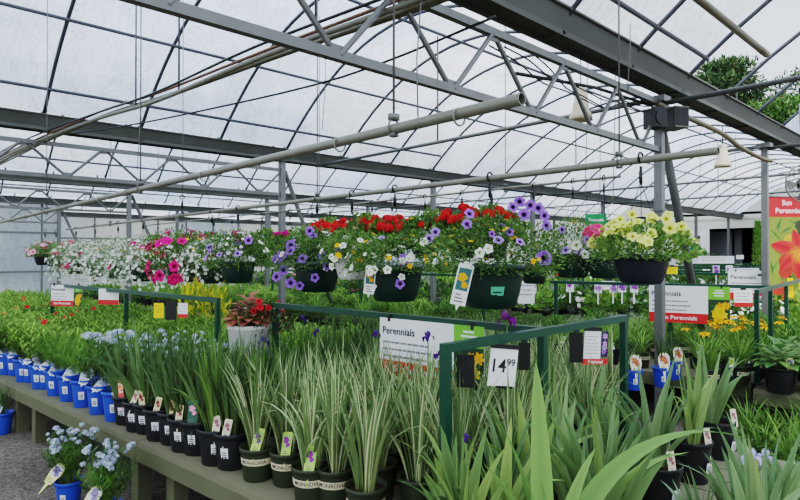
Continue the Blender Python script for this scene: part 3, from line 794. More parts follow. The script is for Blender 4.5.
# conduit bundle crossing upper left
base = [(2.3, .2, 2.97), (2.16, 2.0, 2.95), (1.95, 3.4, 2.93), (1.83, 5.0, 2.95), (1.72, 6.3, 3.0), (1.5, 7.6, 2.94), (1.42, 9.2, 2.96), (1.35, 12, 2.98)]
def wob(dx, dz, e=0): return [(x+dx*(1+e*sin(i*1.3)), y, z+dz+.012*sin(i*2.1+dx*40)*e) for i, (x, y, z) in enumerate(base)]
def smooth(pts, m=5):
    out = []; P = [Vector(p) for p in pts]
    for i in range(len(P)-1):
        a, b, c, d = P[max(i-1, 0)], P[i], P[i+1], P[min(i+2, len(P)-1)]
        for j in range(m):
            t = j/m; out.append(.5*((2*b)+(c-a)*t+(2*a-5*b+4*c-d)*t*t+(3*b-a-3*c+d)*t**3))
    out.append(P[-1]); return out
bd = [(-.045, -.01, .018, 'lowest and thickest pale conduit of the bundle crossing upper left', PIPE), (.02, .01, .016, 'olive conduit beside the thickest one in the upper left bundle', CONDUIT), (.0, .065, .011, 'thin brown conduit on top of the upper left bundle', RUST), (-.075, .05, .010, 'thin dark conduit on the near side of the upper left bundle', BLACK), (.085, .05, .013, 'grey-olive conduit on the far side of the upper left bundle', CONDUIT)]
for dx, dz, r, lb, m in bd: pipe('conduit', smooth(wob(dx, dz-.02, .5)), r, m, lb, 'conduit', 10)
pipe('power_cable', smooth([(2.6, 2.0, 2.95), (2.42, 3.2, 2.84), (2.15, 4.8, 2.86), (1.9, 6.4, 2.93), (1.6, 7.7, 3.0)]), .008, BLACK, 'thin black cable sagging beside the conduit bundle', 'cable', 6)
for j, (x, y) in enumerate(((1.83, 4.6), (1.79, 5.5), (2.06, 3.0))):
    pipe('support_rod', [(x, y, 2.93), (x, y, roof_z(BAYC[1], y)-.02)], .008, HOOP, ['vertical rod dropping to the conduit bundle, middle of three', 'vertical rod dropping to the conduit bundle, left of three', 'vertical rod dropping to the conduit bundle, right of three'][j], 'rod', 6)
# conduit along the post line beyond the first post, bending down
pipe('conduit', smooth([(5.4, 2.26, 3.0), (6.2, 2.26, 2.99), (7.1, 2.26, 2.97), (7.7, 2.26, 2.90), (8.5, 2.26, 2.86), (8.95, 2.24, 2.86)]), .028, CONDUIT, 'pale bent conduit running from first post to second post', 'conduit', 10)
pipe('conduit', [(3.3, 2.36, 2.86), (4.4, 2.36, 2.98), (5.5, 2.36, 3.02)], .014, BLACK, 'black cable conduit tied along the top chord of the near truss', 'cable', 8)
for i, (a, b, c, d) in enumerate(((3.0, 5.5, .14, .02), (3.2, 5.5, .10, .05), (3.6, 5.4, .2, .06))):
    pts = [(a+(b-a)*t/8, 2.36+.03*i, 2.98+.05*i-c*sin(pi*t/8)+.02*sin(t*2.3)) for t in range(9)]
    pipe('power_cable', smooth(pts, 3), .006, BLACK, ['lowest loose black cable draped along the near truss', 'middle loose black cable draped along the near truss', 'highest loose black cable draped along the near truss'][i], 'cable', 5)
pipe('heater_tube', [(6.6, 13.26, 3.12), (9.6, 13.26, 3.12)], .05, RUST, 'rusty brown heater tube slung under the third bay gutter', 'heater', 8)
pipe('heater_tube', [(10.5, 7.79, 3.12), (12.6, 7.79, 3.12)], .05, RUST, 'rusty brown heater tube slung beyond the second bay gutter', 'heater', 8)
# loose wires hanging from the roof
wires = [(137, 40, 170, 6.0), (418, 0, 118, 3.0), (613, 10, 205, 5.6), (600, 40, 200, 6.2), (585, 30, 200, 6.0), (735, 85, 190, 11), (322, 40, 130, 5.6), (158, 85, 175, 8.5), (628, 0, 90, 4.6), (700, 100, 190, 9.0)]
for j, (px, ya, yb, t) in enumerate(wires):
    a = world(px+3, t, ya); b = world(px, t, yb); m = (a+b)/2; m.x += .02*(-1)**j
    zt = None
    pipe('hanging_wire', [a, m, b], .0045, GREY, 'thin loose wire hanging from the roof, %s' % ['beside the conduit bundle at upper left', 'in front of the near truss', 'above the pale yellow basket', 'left of the fan heater, long one', 'left of the fan heater, short one', 'behind the second post', 'behind the open-ended pipe', 'far left above the white flowers', 'crossing the near gutter', 'between the first and second posts'][j], 'wire', 5)

# fan heater on the first post
root = thing('fan_heater', 'boxy grey fan heater with black grille fixed to first post under the gutter', 'heater', (5.46, 2.25, 2.88), -.5)
root.scale = (.5, .56, .6)
mb = MB(); mb.box((.28, 0, .0), (.30, .34, .30)); mb.box((.28, 0, .155), (.32, .36, .015)); mb.box((.28, 0, -.155), (.32, .36, .015)); child('housing', mb.mesh('housing', GALV, False), root)
mb = MB()
for i in range(7): mb.box((.28, -.175, -.12+.04*i), (.27, .012, .016))
mb.box((.28, -.172, 0), (.28, .004, .28)); child('grille', mb.mesh('grille', BLACK, False), root)
mb = MB(); mb.box((-.16, 0, -.02), (.26, .3, .3)); mb.tube([(-.16, -.15, -.02), (-.16, -.17, -.02)], .12, 20); child('fan_housing', mb.mesh('fan_housing', BLACK, False), root)
mb = MB(); mb.box((.04, .02, .17), (.5, .05, .04)); child('bracket', mb.mesh('bracket', GALV, False), root)
# bell lamps
def bell(px, py, t, label, s=1.0):
    p = world(px, t, py); root = thing('bell_lamp', label, 'lamp', p)
    mb = MB(); mb.lathe([(.03*s, .17*s), (.06*s, .16*s), (.065*s, .08*s), (.075*s, .07*s), (.08*s, .0), (.11*s, -.06*s), (.115*s, -.10*s), (.105*s, -.10*s), (.07*s, -.03*s), (.001, 0)], 20)
    child('lamp_shade', mb.mesh('lamp_shade', CREAM), root)
    mb = MB(); mb.lathe([(.05*s, .165*s), (.05*s, .22*s), (.001, .225*s)], 16); child('lamp_cap', mb.mesh('lamp_cap', CREAM), root)
    mb = MB(); mb.tube([(0, 0, .22*s), (0, 0, .5*s)], .006, 6); child('cord', mb.mesh('cord', BLACK), root)
bell(581, 110, 5.6, 'cream bell shaped lamp hanging behind the near truss'); bell(723, 160, 6.6, 'cream bell shaped lamp hanging at the end of the basket rail', .8)
# round fan at right edge
p = world(803, 7.0, 184); root = thing('circulation_fan', 'round wire-guard fan at the right edge above the red banner', 'fan', p, -.8)
mb = MB()
for rr in (.04, .08, .12, .16, .2, .235): mb.tube([(rr*cos(2*pi*i/28), -.05-.03*(1-rr*4), rr*sin(2*pi*i/28)) for i in range(29)], .004 if rr < .23 else .01, 5)
for i in range(12): a = 2*pi*i/12; mb.tube([(.03*cos(a), -.085, .03*sin(a)), (.235*cos(a), -.05, .235*sin(a))], .003, 5)
child('guard', mb.mesh('guard', GALV), root)
mb = MB(); mb.lathe([(.001, .1), (.06, .09), (.07, -.02), (.03, -.06), (.001, -.07)], 16); me = mb.mesh('motor', BLACK); child('motor', me, root, rot=(pi/2, 0, 0))
mb = MB()
for i in range(4):
    a = pi/2*i; mb.add([(.03*cos(a), 0, .03*sin(a)), (.2*cos(a-.3), .02, .2*sin(a-.3)), (.21*cos(a+.1), 0, .21*sin(a+.1)), (.19*cos(a+.45), -.03, .19*sin(a+.45))], [(0, 1, 2, 3)])
child('blades', mb.mesh('blades', GUTTER, False), root)
mb = MB(); mb.tube([(0, 0, .23), (0, .05, 1.0)], .012, 6); child('bracket', mb.mesh('bracket', GALV), root)

# ------------------------------------------------------------------ outside
def tree(px, t, ztop, zc, rx, n, seed, label, cols, narrow=1.0, L=.5, w=.22):
    rnd = random.Random(seed); p = world(px, t, z=0); root = thing('pine_tree', label, 'tree', p)
    mb = MB(); mb.tube([(0, 0, 0), (.1, 0, zc), (0, .1, ztop-.6)], [.28, .2, .06], 8, (.3, .22, .15))
    for i in range(14):
        z = zc-1+(ztop-zc)*i/14; a = i*2.4; mb.tube([(0, 0, z), (rx*.7*cos(a), rx*.7*sin(a), z+.7)], [.07, .03], 5)
    child('trunk', mb.mesh('trunk', BARK), root)
    mb = MB()
    for q in range(30):
        z = zc-1.2+(ztop-zc+.9)*rnd.random(); f = max(.25, 1-((z-zc)/(ztop-zc+.4)) ** 2) if z > zc else .85
        a = rnd.uniform(0, 2*pi); rr = rx*f*rnd.uniform(.1, .8); c = Vector((rr*cos(a), rr*sin(a), z)); s = rx*rnd.uniform(.28, .42)
        for i in range(n//30):
            d = rdir(rnd); k = rnd.random()**.4; pp = c+Vector((d.x*s*k, d.y*s*k, d.z*s*.7*k))
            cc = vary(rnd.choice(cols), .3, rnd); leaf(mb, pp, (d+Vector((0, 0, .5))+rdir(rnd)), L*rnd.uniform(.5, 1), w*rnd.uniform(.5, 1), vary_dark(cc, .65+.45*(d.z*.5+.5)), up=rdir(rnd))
    child('foliage', mb.mesh('tree_foliage', FARLEAF), root)
PC = [S(84, 106, 70), S(100, 122, 82), S(66, 88, 58)]; PC2 = [S(92, 122, 64), S(108, 136, 74), S(74, 104, 54)]
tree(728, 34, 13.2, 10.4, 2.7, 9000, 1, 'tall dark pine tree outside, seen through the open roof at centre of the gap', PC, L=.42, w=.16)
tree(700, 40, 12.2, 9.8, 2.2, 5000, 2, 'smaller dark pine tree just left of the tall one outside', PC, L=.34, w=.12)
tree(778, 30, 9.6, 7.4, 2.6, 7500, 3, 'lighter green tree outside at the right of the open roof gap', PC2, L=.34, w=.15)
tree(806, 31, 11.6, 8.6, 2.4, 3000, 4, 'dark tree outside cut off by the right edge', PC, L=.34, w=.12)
# ================================================================== BENCHES
BZ = .44
def bench(r0, r1, s0, s1, label, z=BZ, legs=True, ns=None):
    L = r1-r0; root = thing('plant_bench', label, 'bench', bp(s0, r0, 0), TH); W = s1-s0
    mb = MB(); n = ns or int(W/.17); pw = W/n
    for i in range(n): mb.box(((i+.5)*pw, L/2, z-.016), (pw-.010, L-.008, .032))
    child('deck', mb.mesh('deck', DECKWOOD, False), root)
    f = MB(); f.box((.02, L/2, z-.032-.045), (.038, L-.006, .09)); child('fascia_board', f.mesh('fascia_board', WOOD, False), root)
    f = MB(); f.box((W-.02, L/2, z-.032-.045), (.038, L-.006, .09)); child('fascia_board', f.mesh('fascia_board', WOOD, False), root)
    for y in (.04, L/2, L-.04):
        f = MB(); f.box((W/2, y, z-.032-.045), (W-.08, .038, .088)); child('joist', f.mesh('joist', WOOD, False), root)
    lm = MB(); lm.box((0, 0, (z-.034)/2), (.09, .09, z-.034)); me = lm.mesh('leg', WOOD, False)
    for x in (.09, W/2, W-.09):
        for y in (.11, L-.34): child('leg', me, root, (x, y, 0))
    return root
B1E = 2.2
edges = [-1.06, 1.34, 3.74, 6.04, 8.44, 10.84, 13.4]
nmz = ['nearest module of the olive plank bench in front, under the broad irises', 'olive plank bench module under the striped irises', 'olive plank bench module under the blue pots', 'olive plank bench module behind the blue pots at left', 'olive plank bench module at far left', 'farthest olive plank bench module at left']
for i in range(6): bench(edges[i], edges[i+1], 0, B1E, nmz[i])
bench(-2.2, 1.06, 4.05, 6.5, 'olive plank bench across the aisle at right, with the hosta pot')
bench(1.10, 3.6, 4.24, 6.6, 'olive plank bench across the aisle, behind the first post')
for j, (a, b) in enumerate(((3.64, 6.1), (6.14, 8.6), (8.64, 11.1), (11.14, 13.8), (13.84, 16.6))): bench(a, b, 4.24, 6.6, 'olive plank bench across the aisle, %s module beyond the first post' % ORD[j+1])
for i, (s0, s1) in enumerate(((8.0, 10.4), (11.8, 14.2), (15.6, 18.0), (19.4, 21.6))):
    for j, (a, b) in enumerate(((-1.4, 3.4), (3.44, 8.2), (8.24, 13), (13.04, 17.2))): bench(a, b, s0, s1, 'olive plank bench in the %s distant bench row, %s section' % (ORD[i], ['near', 'middle', 'far', 'farthest'][j]))

# ------------------------------------------------------------------ green steel racks on the benches
def rack(label, runs, posts, z=1.24, w=.036):
    p0 = Vector((runs[0][0][0], runs[0][0][1], 0)); root = thing('sign_rail', label, 'rail', (p0.x, p0.y, BZ))
    for a, b in runs:
        m = MB(); a = Vector((a[0]-p0.x, a[1]-p0.y, z-w/2-BZ)); b = Vector((b[0]-p0.x, b[1]-p0.y, z-w/2-BZ)); d = (b-a).normalized()*w/2
        m.beam(a-d, b+d, w); child('top_rail', m.mesh('top_rail', GREENSTEEL, False), root)
    for x, y in posts:
        m = MB(); m.box((x-p0.x, y-p0.y, (z-w-BZ)/2), (w, w, z-w-BZ)); m.box((x-p0.x, y-p0.y, .004), (.09, .09, .008)); child('post', m.mesh('post', GREENSTEEL, False), root)
    return root
A_ = (1.70, 1.56); B_ = (3.26, 1.57); T_ = (2.42, 1.60); C_ = (2.20, 3.72)
rack('dark green steel rail crossing the front bench, price sign hanging on it', [(A_, B_)], [A_, (B_[0]-.0, B_[1]), (2.40, 1.565)])
rack('dark green steel rail running back along the front bench to the white bucket', [(T_, C_)], [C_])
R1a = bp(.95, 4.35); R1m = bp(.95, 6.0); R1b = bp(.95, 8.0)
rack('dark green steel rail farther back on the front bench, under the white and pink baskets', [(R1a[:2], R1b[:2])], [R1a[:2], R1m[:2], R1b[:2]])
rack('dark green steel rail above the middle bench, holding the long white sign', [((6.2, 3.9), (6.92, 1.72))], [(6.22, 3.86), (6.62, 2.65), (6.91, 1.74)], 1.27)
rack('dark green steel rail starting at the aisle corner of the middle bench', [((5.82, 1.57), (8.9, 1.9))], [(5.83, 1.575), (7.6, 1.76)], 1.28)
def brail(s, r0, r1, label, z=1.3):
    a = bp(s, r0); b = bp(s, r1); m = bp(s, (r0+r1)/2); return rack(label, [(a[:2], b[:2])], [a[:2], m[:2], b[:2]], z)
brail(5.4, 4.6, 9.5, 'dark green steel rail over the middle bench, far part')
for i, s in enumerate((8.5, 9.9, 12.4, 13.8, 16.5, 20.3)):
    brail(s, -.6+.1*i, 4.4, 'dark green steel rail over distant benches, %s row back, near part' % ORD[i], 1.3)
    if i % 2 == 0: brail(s, 5.4, 11, 'dark green steel rail over distant benches, %s row back, far part' % ORD[i], 1.3)

# ------------------------------------------------------------------ potted plants
class Fake: pass
PR = {}
def proto(key, *a, **k):
    PR[key] = potted(*a, **k); return PR[key]
proto('iris', 'potted_iris', 'black', 'iris', T_IRIS2, sticker=True)
proto('irisblue', 'potted_iris', 'black', 'irisblue', T_IRIS2, sticker=True)
proto('iris_plain', 'potted_iris', 'black', 'iris', None)
proto('sib', 'potted_siberian_iris', 'black', 'sib', T_IRIS, sticker=True)
proto('sib_plain', 'potted_siberian_iris', 'black', 'sib', None)
proto('var', 'potted_variegated_iris', 'olive', 'var', T_GREEN, band=True)
proto('var_band', 'potted_variegated_iris', 'olive', 'var', None, band=True)
proto('var_plain', 'potted_variegated_iris', 'olive', 'var', None)
proto('blue_feather', 'potted_tickseed', 'blue', 'feather', T_WHITE, sticker=True, tagrot=(radians(-30), 0, -.85))
proto('blue_ams', 'potted_bluestar', 'blue', 'amsblue', T_WHITE, sticker=True, tagrot=(radians(-30), 0, -.85))
proto('blue_green', 'potted_leafy_perennial', 'blue', 'ams', T_WHITE, sticker=True, tagrot=(radians(-30), 0, -.85))
proto('ams_plain', 'potted_leafy_perennial', 'blue', 'ams', None)
proto('amsb_plain', 'potted_bluestar', 'blue', 'amsblue', None)
proto('day', 'potted_daylily', 'olive', 'day', None, band=True)
proto('day_black', 'potted_daylily', 'black', 'day', T_LIMEWHITE)
proto('hosta', 'potted_hosta', 'bigblack', 'hosta', T_YELLOW)
proto('ground', 'potted_groundcover', 'black', 'ground', None)
proto('ground_tag', 'potted_groundcover', 'black', 'ground', T_ORANGE)
proto('shrub', 'potted_shrub', 'black', 'shrub', None)
proto('grey', 'potted_silver_shrub', 'black', 'grey', None)
def inview(p, m=60): 
    if depth(p.x, p.y) < .9: return False
    return -m < px_of(p.x, p.y) < 800+m
def put(key, p, label, group, **k):
    return place(PR[key], p, label, group, rz=k.pop('rz', R.uniform(-.25, .25)), **k)
def fam(key):
    return {'iris': 'iris', 'irisblue': 'irisblue', 'iris_plain': 'iris', 'sib': 'sib', 'sib_plain': 'sib', 'var': 'var', 'var_band': 'var', 'var_plain': 'var', 'blue_feather': 'feather', 'blue_ams': 'amsblue', 'blue_green': 'ams', 'ams_plain': 'ams', 'amsb_plain': 'amsblue', 'day': 'day', 'day_black': 'day', 'hosta': 'hosta', 'ground': 'ground', 'ground_tag': 'ground', 'shrub': 'shrub', 'grey': 'grey'}[key]
def stalk_flowers(o, pts, me, name='blossom', col=S(110, 140, 80), sc=1.0, z0=.14):
    """flower stalks: each point is (x, y, z) of the bloom in the plant's own frame"""
    for p in pts:
        m = MB(); m.tube([(p[0]*.15, p[1]*.15, z0), (p[0]*.6, p[1]*.6, p[2]*.6), (p[0], p[1], p[2]-.01)], .0028, 5, col)
        st = child('flower_stalk', m.mesh('flower_stalk', LEAF), o)
        child(name, me, st, p, (R.uniform(-.3, .3), R.uniform(-.3, .3), R.uniform(0, 6)), sc*R.uniform(.85, 1.15))

# row along the front edge of bench 1, from the photograph left to right
front = []
def fr(px, s): return r_for_px(px, s)
blue_px = [(-8, 'g'), (1, 'g'), (9, 'g'), (18, 'g'), (26, 'g'), (34, 'g'), (42, 'g'), (50, 'f'), (58, 'f'), (71, 'f'), (85, 'f'), (101, 'b'), (117, 'b')]
nb = len(blue_px)
for i, (px, k) in enumerate(blue_px):
    s = .13 if i % 2 == 0 or px > 60 else .17
    key = {'g': 'blue_green', 'f': 'blue_feather', 'b': 'blue_ams'}[k]
    what = {'g': 'lance leaved green perennial', 'f': 'feathery fine leaved perennial', 'b': 'pale blue bluestar'}[k]
    o = put(key, bp(s, fr(px, s), BZ), 'blue pot of %s, %s blue edge pot from the black pots' % (what, ORD[nb-1-i]), 'blue pots along the front bench edge', fol=(fam(key), i), sc=1.2, fs=(.95, .86))
for i, px in enumerate([93, 108]):
    put('blue_ams', bp(.34, fr(px, .34), BZ), 'blue pot of bluestar in second row, %s two such pots' % ['left of', 'right of'][i], 'blue pots in the second row', fol=('amsblue', i))
black_px = [129, 140, 150, 161, 175, 186, 199, 217, 233]
for i, px in enumerate(black_px):
    s = .15 if i % 2 == 0 else .13
    key = 'sib'
    o = put(key, bp(s, fr(px, s), BZ), 'black pot of green iris on bench edge, %s black pot from the blue pots' % ORD[i], 'black iris pots along the front bench edge', fol=('irisnar' if i in (0, 1, 3, 4, 6) else 'siblight' if i == 7 else 'sib', i), sc=1.2)
    for c in KIDS[o.name]:
        if c.name.startswith('plant_tag'):
            if i in (0,): c.data = T_RED
            if i == 6: c.data = T_LUPIN
            if i in (1, 7, 8): c.data = T_IRIS2
olive_px = [(258, 'var'), (288, 'var'), (311, 'var'), (335, 'var_band'), (366, 'var_band')]
for i, (px, key) in enumerate(olive_px):
    s = .14 if i % 2 == 0 else .2
    put(key, bp(s, fr(px, s), BZ), 'olive pot of striped iris with beige lettered band, %s olive pot from the black pots' % ORD[i], 'olive pots along the front bench edge', fol=('var', i), rz=.0)

for o in list(bpy.data.objects):
    if o.get('group') == 'blue pots along the front bench edge':
        for c in KIDS[o.name]:
            if c.name.startswith('plant_tag'):
                c.scale = (1.35,)*3; c.location = (-.055, -.075, .155); c.rotation_euler = (radians(R.uniform(-75, -40)), radians(R.uniform(10, 45)), -.7+R.uniform(-.3, .3))
# the rest of bench 1 in staggered rows
def kind_at(s, r, px):
    if r < 1.42: return 'iris'
    if r < 2.75: return 'var'
    if r < 3.75: return 'sib'
    if r < 4.9 and s < 1.0: return 'bluestar'
    if r < 5.1 and s < .6: return 'feather'
    return 'green'
rows = [.36, .57, .78, 1.0, 1.22, 1.44, 1.66, 1.88, 2.07]
occupied = [A_, B_, T_, C_, (2.40, 1.565)]
fr_end = {'iris': .35}
cnt = {}
WB = world(250, 4.25, z=0)
for j, s in enumerate(rows):
    r = .32+(.12 if j % 2 else 0)
    while r < 13.2:
        step = .235
        p = bp(s, r, BZ); px = px_of(p.x, p.y)
        k = kind_at(s, r, px)
        if k == 'green': step = .31
        if k == 'iris': step = .25
        if k == 'iris' and px > 618: r += step; continue
        ok = inview(p, 50 if k != 'iris' else 140) and min((Vector(q)-p.xy).length for q in occupied) > .11 and (WB.xy-p.xy).length > .27
        if s > 1.3 and r < 1.45 and px > 600: ok = False          # hand placed large pots there
        if k == 'green' and j % 2 == 0 and r > 6: ok = ok and (int(r*10) % 2 == 0)
        if ok:
            q = p+Vector((R.uniform(-.012, .012), R.uniform(-.012, .012), 0)); cnt[k] = cnt.get(k, 0)+1
            if k == 'iris':
                blu = R.random() < .45
                put('irisblue' if blu else 'iris', q, 'pot of %s iris leaves in the foreground bed of potted irises' % ('blue-green' if blu else 'broad fresh green'), 'foreground %s potted irises' % ('blue-green' if blu else 'broad green'), fol=('irisblue' if blu else 'iris', R.randrange(4)), fs=(1, R.uniform(.85, 1.08)))
            elif k == 'var':
                o = put('var_plain', q, 'olive pot of cream striped iris among the striped irises on the front bench', 'striped irises inside the front bench', fol=('var', R.randrange(4)), fs=(1, R.uniform(.9, 1.12)))
            elif k == 'sib':
                lt = R.random() < .3
                put('sib_plain', q, 'black pot of %s green siberian iris behind the edge row' % ('light' if lt else 'dark'), '%s green siberian irises inside the front bench' % ('light' if lt else 'dark'), fol=('siblight' if lt else R.choice(['sib', 'sib', 'irisnar']), R.randrange(3)), fs=(1.15, R.uniform(1.05, 1.25)))
            elif k == 'bluestar':
                o = put('amsb_plain', q, 'bluestar perennial with pale blue flower clusters behind the blue pots', 'pale blue bluestars on the front bench', fol=('amsblue', R.randrange(2)))
                for _ in range(7):
                    a = R.uniform(0, 6.28); b = R.uniform(.02, .14); child('blossom', M_PALEBALL2 if R.random() < .6 else M_PALEBALL, o, (b*cos(a), b*sin(a), .145+.34*R.uniform(.8, 1.1)), (R.uniform(-.5, .5), R.uniform(-.5, .5), 0), R.uniform(.6, 1.0))
            elif k == 'feather':
                put('ams_plain', q, 'feathery green perennial behind the blue pots', 'feathery perennials on the front bench', fol=('feather', R.randrange(2)))
            else:
                red = R.random() < .12 and r > 6.2
                put('ams_plain', q, 'bright green leafy perennial in the far left bed of the front bench', 'bright green perennials on the front bench', fol=('ams', R.randrange(3)), fs=(1.12, R.uniform(.85, 1.08)))
        r += step
# red flowered plants far left
for i in range(9):
    p = bp(.25+.4*(i % 3), 6.6+.42*i, BZ)
    if inview(p):
        o = put('ams_plain', p+Vector((0.1, 0.12, 0)), 'red flowered green perennial at the far left of the front bench', 'red flowered perennials at far left', fol=('amsblue', i), fs=(.9, .9))
        for _ in range(4):
            a = R.uniform(0, 6.28); blossom(o, M_REDFL, (.09*cos(a), .09*sin(a), .46+R.uniform(0, .05)), (cos(a)*.4-.3, sin(a)*.4-.3, .6), .9)
# bluestar flowers on the edge pots
for o in list(bpy.data.objects):
    if o.parent is None and o.name.startswith('potted_bluestar') and o.location.z > 0 and 'pots' in (o.get('group') or ''):
        for _ in range(6):
            a = R.uniform(0, 6.28); b = R.uniform(.02, .12); child('blossom', M_PALEBALL, o, (b*cos(a), b*sin(a), .145+.34*R.uniform(.88, 1.04)))

# purple iris blooms standing above the striped irises
def bloom_at(px, py, t, me, base_s, label, sc=1.0, fol='var', key='var_plain', nrm=None):
    top = world(px, t, py); o = place(PR[key], (top.x, top.y, BZ), label, None, fol=(fol, R.randrange(3)))
    m = MB(); zz = top.z-BZ; m.tube([(0, 0, .13), (.01, 0, zz*.6), (0, 0, zz-.02)], .0035, 6, S(112, 140, 84)); st = child('flower_stalk', m.mesh('flower_stalk', LEAF), o)
    child('blossom', me, st, (0, 0, zz), (R.uniform(-.2, .2), R.uniform(-.2, .2), R.uniform(0, 3)), sc); return o
bloom_at(507, 321, 2.85, M_IRISVIO, 0, 'striped iris with large violet bloom rising just above the front rail', 1.05)
bloom_at(428, 338, 2.75, M_IRISDARK, 0, 'striped iris with dark purple bloom in front of the white bench sign', .8)
bloom_at(438, 356, 2.8, M_IRISDARK, 0, 'striped iris with lower dark purple bloom beside the rail corner post', .7)
bloom_at(264, 342, 3.6, M_IRISDARK, 0, 'iris with dark purple bloom just in front of the white bucket', .9, 'sib', 'sib_plain')
bloom_at(262, 362, 3.5, M_IRISDARK, 0, 'iris with second lower purple bloom in front of the white bucket', .8, 'sib', 'sib_plain')
bloom_at(317, 333, 3.7, M_IRISDARK, 0, 'iris with dark purple bloom beneath the green rail right of the bucket', .8, 'sib', 'sib_plain')
bloom_at(303, 320, 3.9, M_IRISDARK, 0, 'iris with dark purple bloom close under the rear green rail', .8, 'sib', 'sib_plain')
bloom_at(376, 335, 3.2, M_IRISDARK, 0, 'striped iris with small purple bloom at the left end of the white sign', .7)
bloom_at(466, 438, 1.9, M_IRISDARK, 0, 'iris with a small blue bud low in the centre foreground', .4, 'iris', 'iris_plain')
bloom_at(750, 458, 1.85, M_IRISBLUE, 0, 'iris with pale blue bloom in the lower right corner', .62, 'irisblue', 'irisblue')
bloom_at(764, 456, 1.95, M_IRISBLUE, 0, 'iris with second pale blue bloom behind the corner one', .5, 'irisblue', 'irisblue')

# large black iris pots at the right end of bench 1
for i, (px, t, sc, lab, fkey) in enumerate(((655, 2.62, .92, 'large black pot of broad iris, left one of three beside the aisle', 'irisblue'), (690, 2.95, .84, 'large black pot of light green iris with tag, middle one of three beside the aisle', 'iris'), (716, 3.28, .78, 'black pot of blue-green iris with tag at the aisle edge of the bench', 'irisblue'))):
    p = world(px, t, z=BZ)
    root = thing('potted_iris', lab, 'plant', p, 0)
    q = child('pot', POTM['bigblack'], root, scale=(sc, sc, 1)); child('soil', SOILM['bigblack'], root, scale=(sc, sc, 1))
    child('foliage', iris_broad(301+i, .50, 8, .034 if i else .04, G_IRIS if i == 1 else G_BLUE, .45), root, (0, 0, .18), (0, 0, [.4, .9, 2.2][i]))
    child('plant_tag', T_IRIS2, root, (-.02+.03*i, -.085, .18), (radians(-12), 0, -.5), 1.15)
    st = child('barcode_sticker', M_STICK['black'], root, rot=(0, 0, -pi/2-.2), scale=(1.35, 1.35, 1.1))
# a few hand placed irises filling the lower right
for i, (px, t, f) in enumerate(((735, 2.15, 'irisblue'), (785, 2.3, 'irisblue'), (812, 2.1, 'iris'), (705, 2.0, 'irisblue'), (762, 2.0, 'iris'), (676, 1.75, 'irisblue'), (825, 2.5, 'irisblue'), (606, 2.3, 'irisblue'))):
    p = world(px, t, z=BZ)
    put('irisblue', p, 'iris pot in the lower right corner group, %s' % ['just left of the pale blue bloom', 'right of the pale blue bloom', 'at the right frame edge', 'in front of the middle large black pot', 'directly below the pale blue bloom', 'in front of the left large black pot', 'behind the one at the right edge', 'left of the large black pots'][i], None, fol=(f, i), fs=(.8, .55 if i < 7 else .9))
# the big arching leaves in the centre foreground
p = world(550, 1.72, z=BZ); root = thing('potted_iris', 'iris with the tallest, broadest light green leaves arching to the right in the foreground', 'plant', p, 0)
child('pot', POTM['black'], root); child('soil', SOILM['black'], root)
mb = MB(); c1 = S(116, 150, 84); c2 = S(128, 162, 92)
az_r = atan2(RV[1], RV[0])       # azimuth pointing to the right of the picture
bl = [(az_r+pi, .04, .05, .70, .072, c2, pi/2+.2), (az_r, .20, 1.95, .88, .070, c1, 1.25), (az_r-.25, .55, 1.95, .70, .065, c2, 1.15), (az_r+.3, .25, .9, .42, .045, c1, .9), (az_r+pi, .2, .8, .45, .050, c2, .6), (az_r+pi-.2, .1, .45, .50, .05, c1, .5), (az_r+.1, .1, .55, .46, .045, c2, .9), (az_r+pi+.4, .4, 1.0, .36, .045, c1, .3), (az_r-.5, .6, 1.35, .36, .05, c2, .8), (az_r+pi, .02, .15, .40, .04, c1, .7)]
for a, l0, l1, L, w, c, tw in bl: blade(mb, (.012*cos(a), .012*sin(a), 0), a, l0, l1, L, w, c, c, 16, .10, None, tw, 'broad')
child('foliage', mb.mesh('iris_leaves', LEAF), root, (0, 0, .135))
for i, (px, t, lab) in enumerate(((498, 2.0, 'broad fresh green iris below the price card'), (600, 2.02, 'broad fresh green iris right of the tallest leaves'), (455, 2.1, 'broad fresh green iris at the foot of the rail corner post'), (527, 2.3, 'broad fresh green iris behind the tallest leaf'))):
    put('iris_plain', world(px, t, z=BZ), lab, None, fol=('iris', i), fs=(1.15, (.8, .9, .85, 1.0)[i]))
# airy white flowered plants on the far right edge of bench 1, behind the rail
for i, (px, t) in enumerate(((545, 3.5), (562, 3.65), (582, 3.6), (598, 3.75), (528, 3.9), (572, 4.05))):
    p = world(px, t, z=BZ)
    o = put('ground', p, 'small white starry flowered perennial behind the front rail, %s' % (['leftmost front', 'second front', 'third front', 'rightmost front', 'left rear', 'right rear'][i]), None, fol=('ground', i), fs=(.8, 1))
    stalk_flowers(o, [(R.uniform(-.12, .12), R.uniform(-.12, .12), R.uniform(.24, .36)) for _ in range(9)], M_WSTAR, sc=1.3)

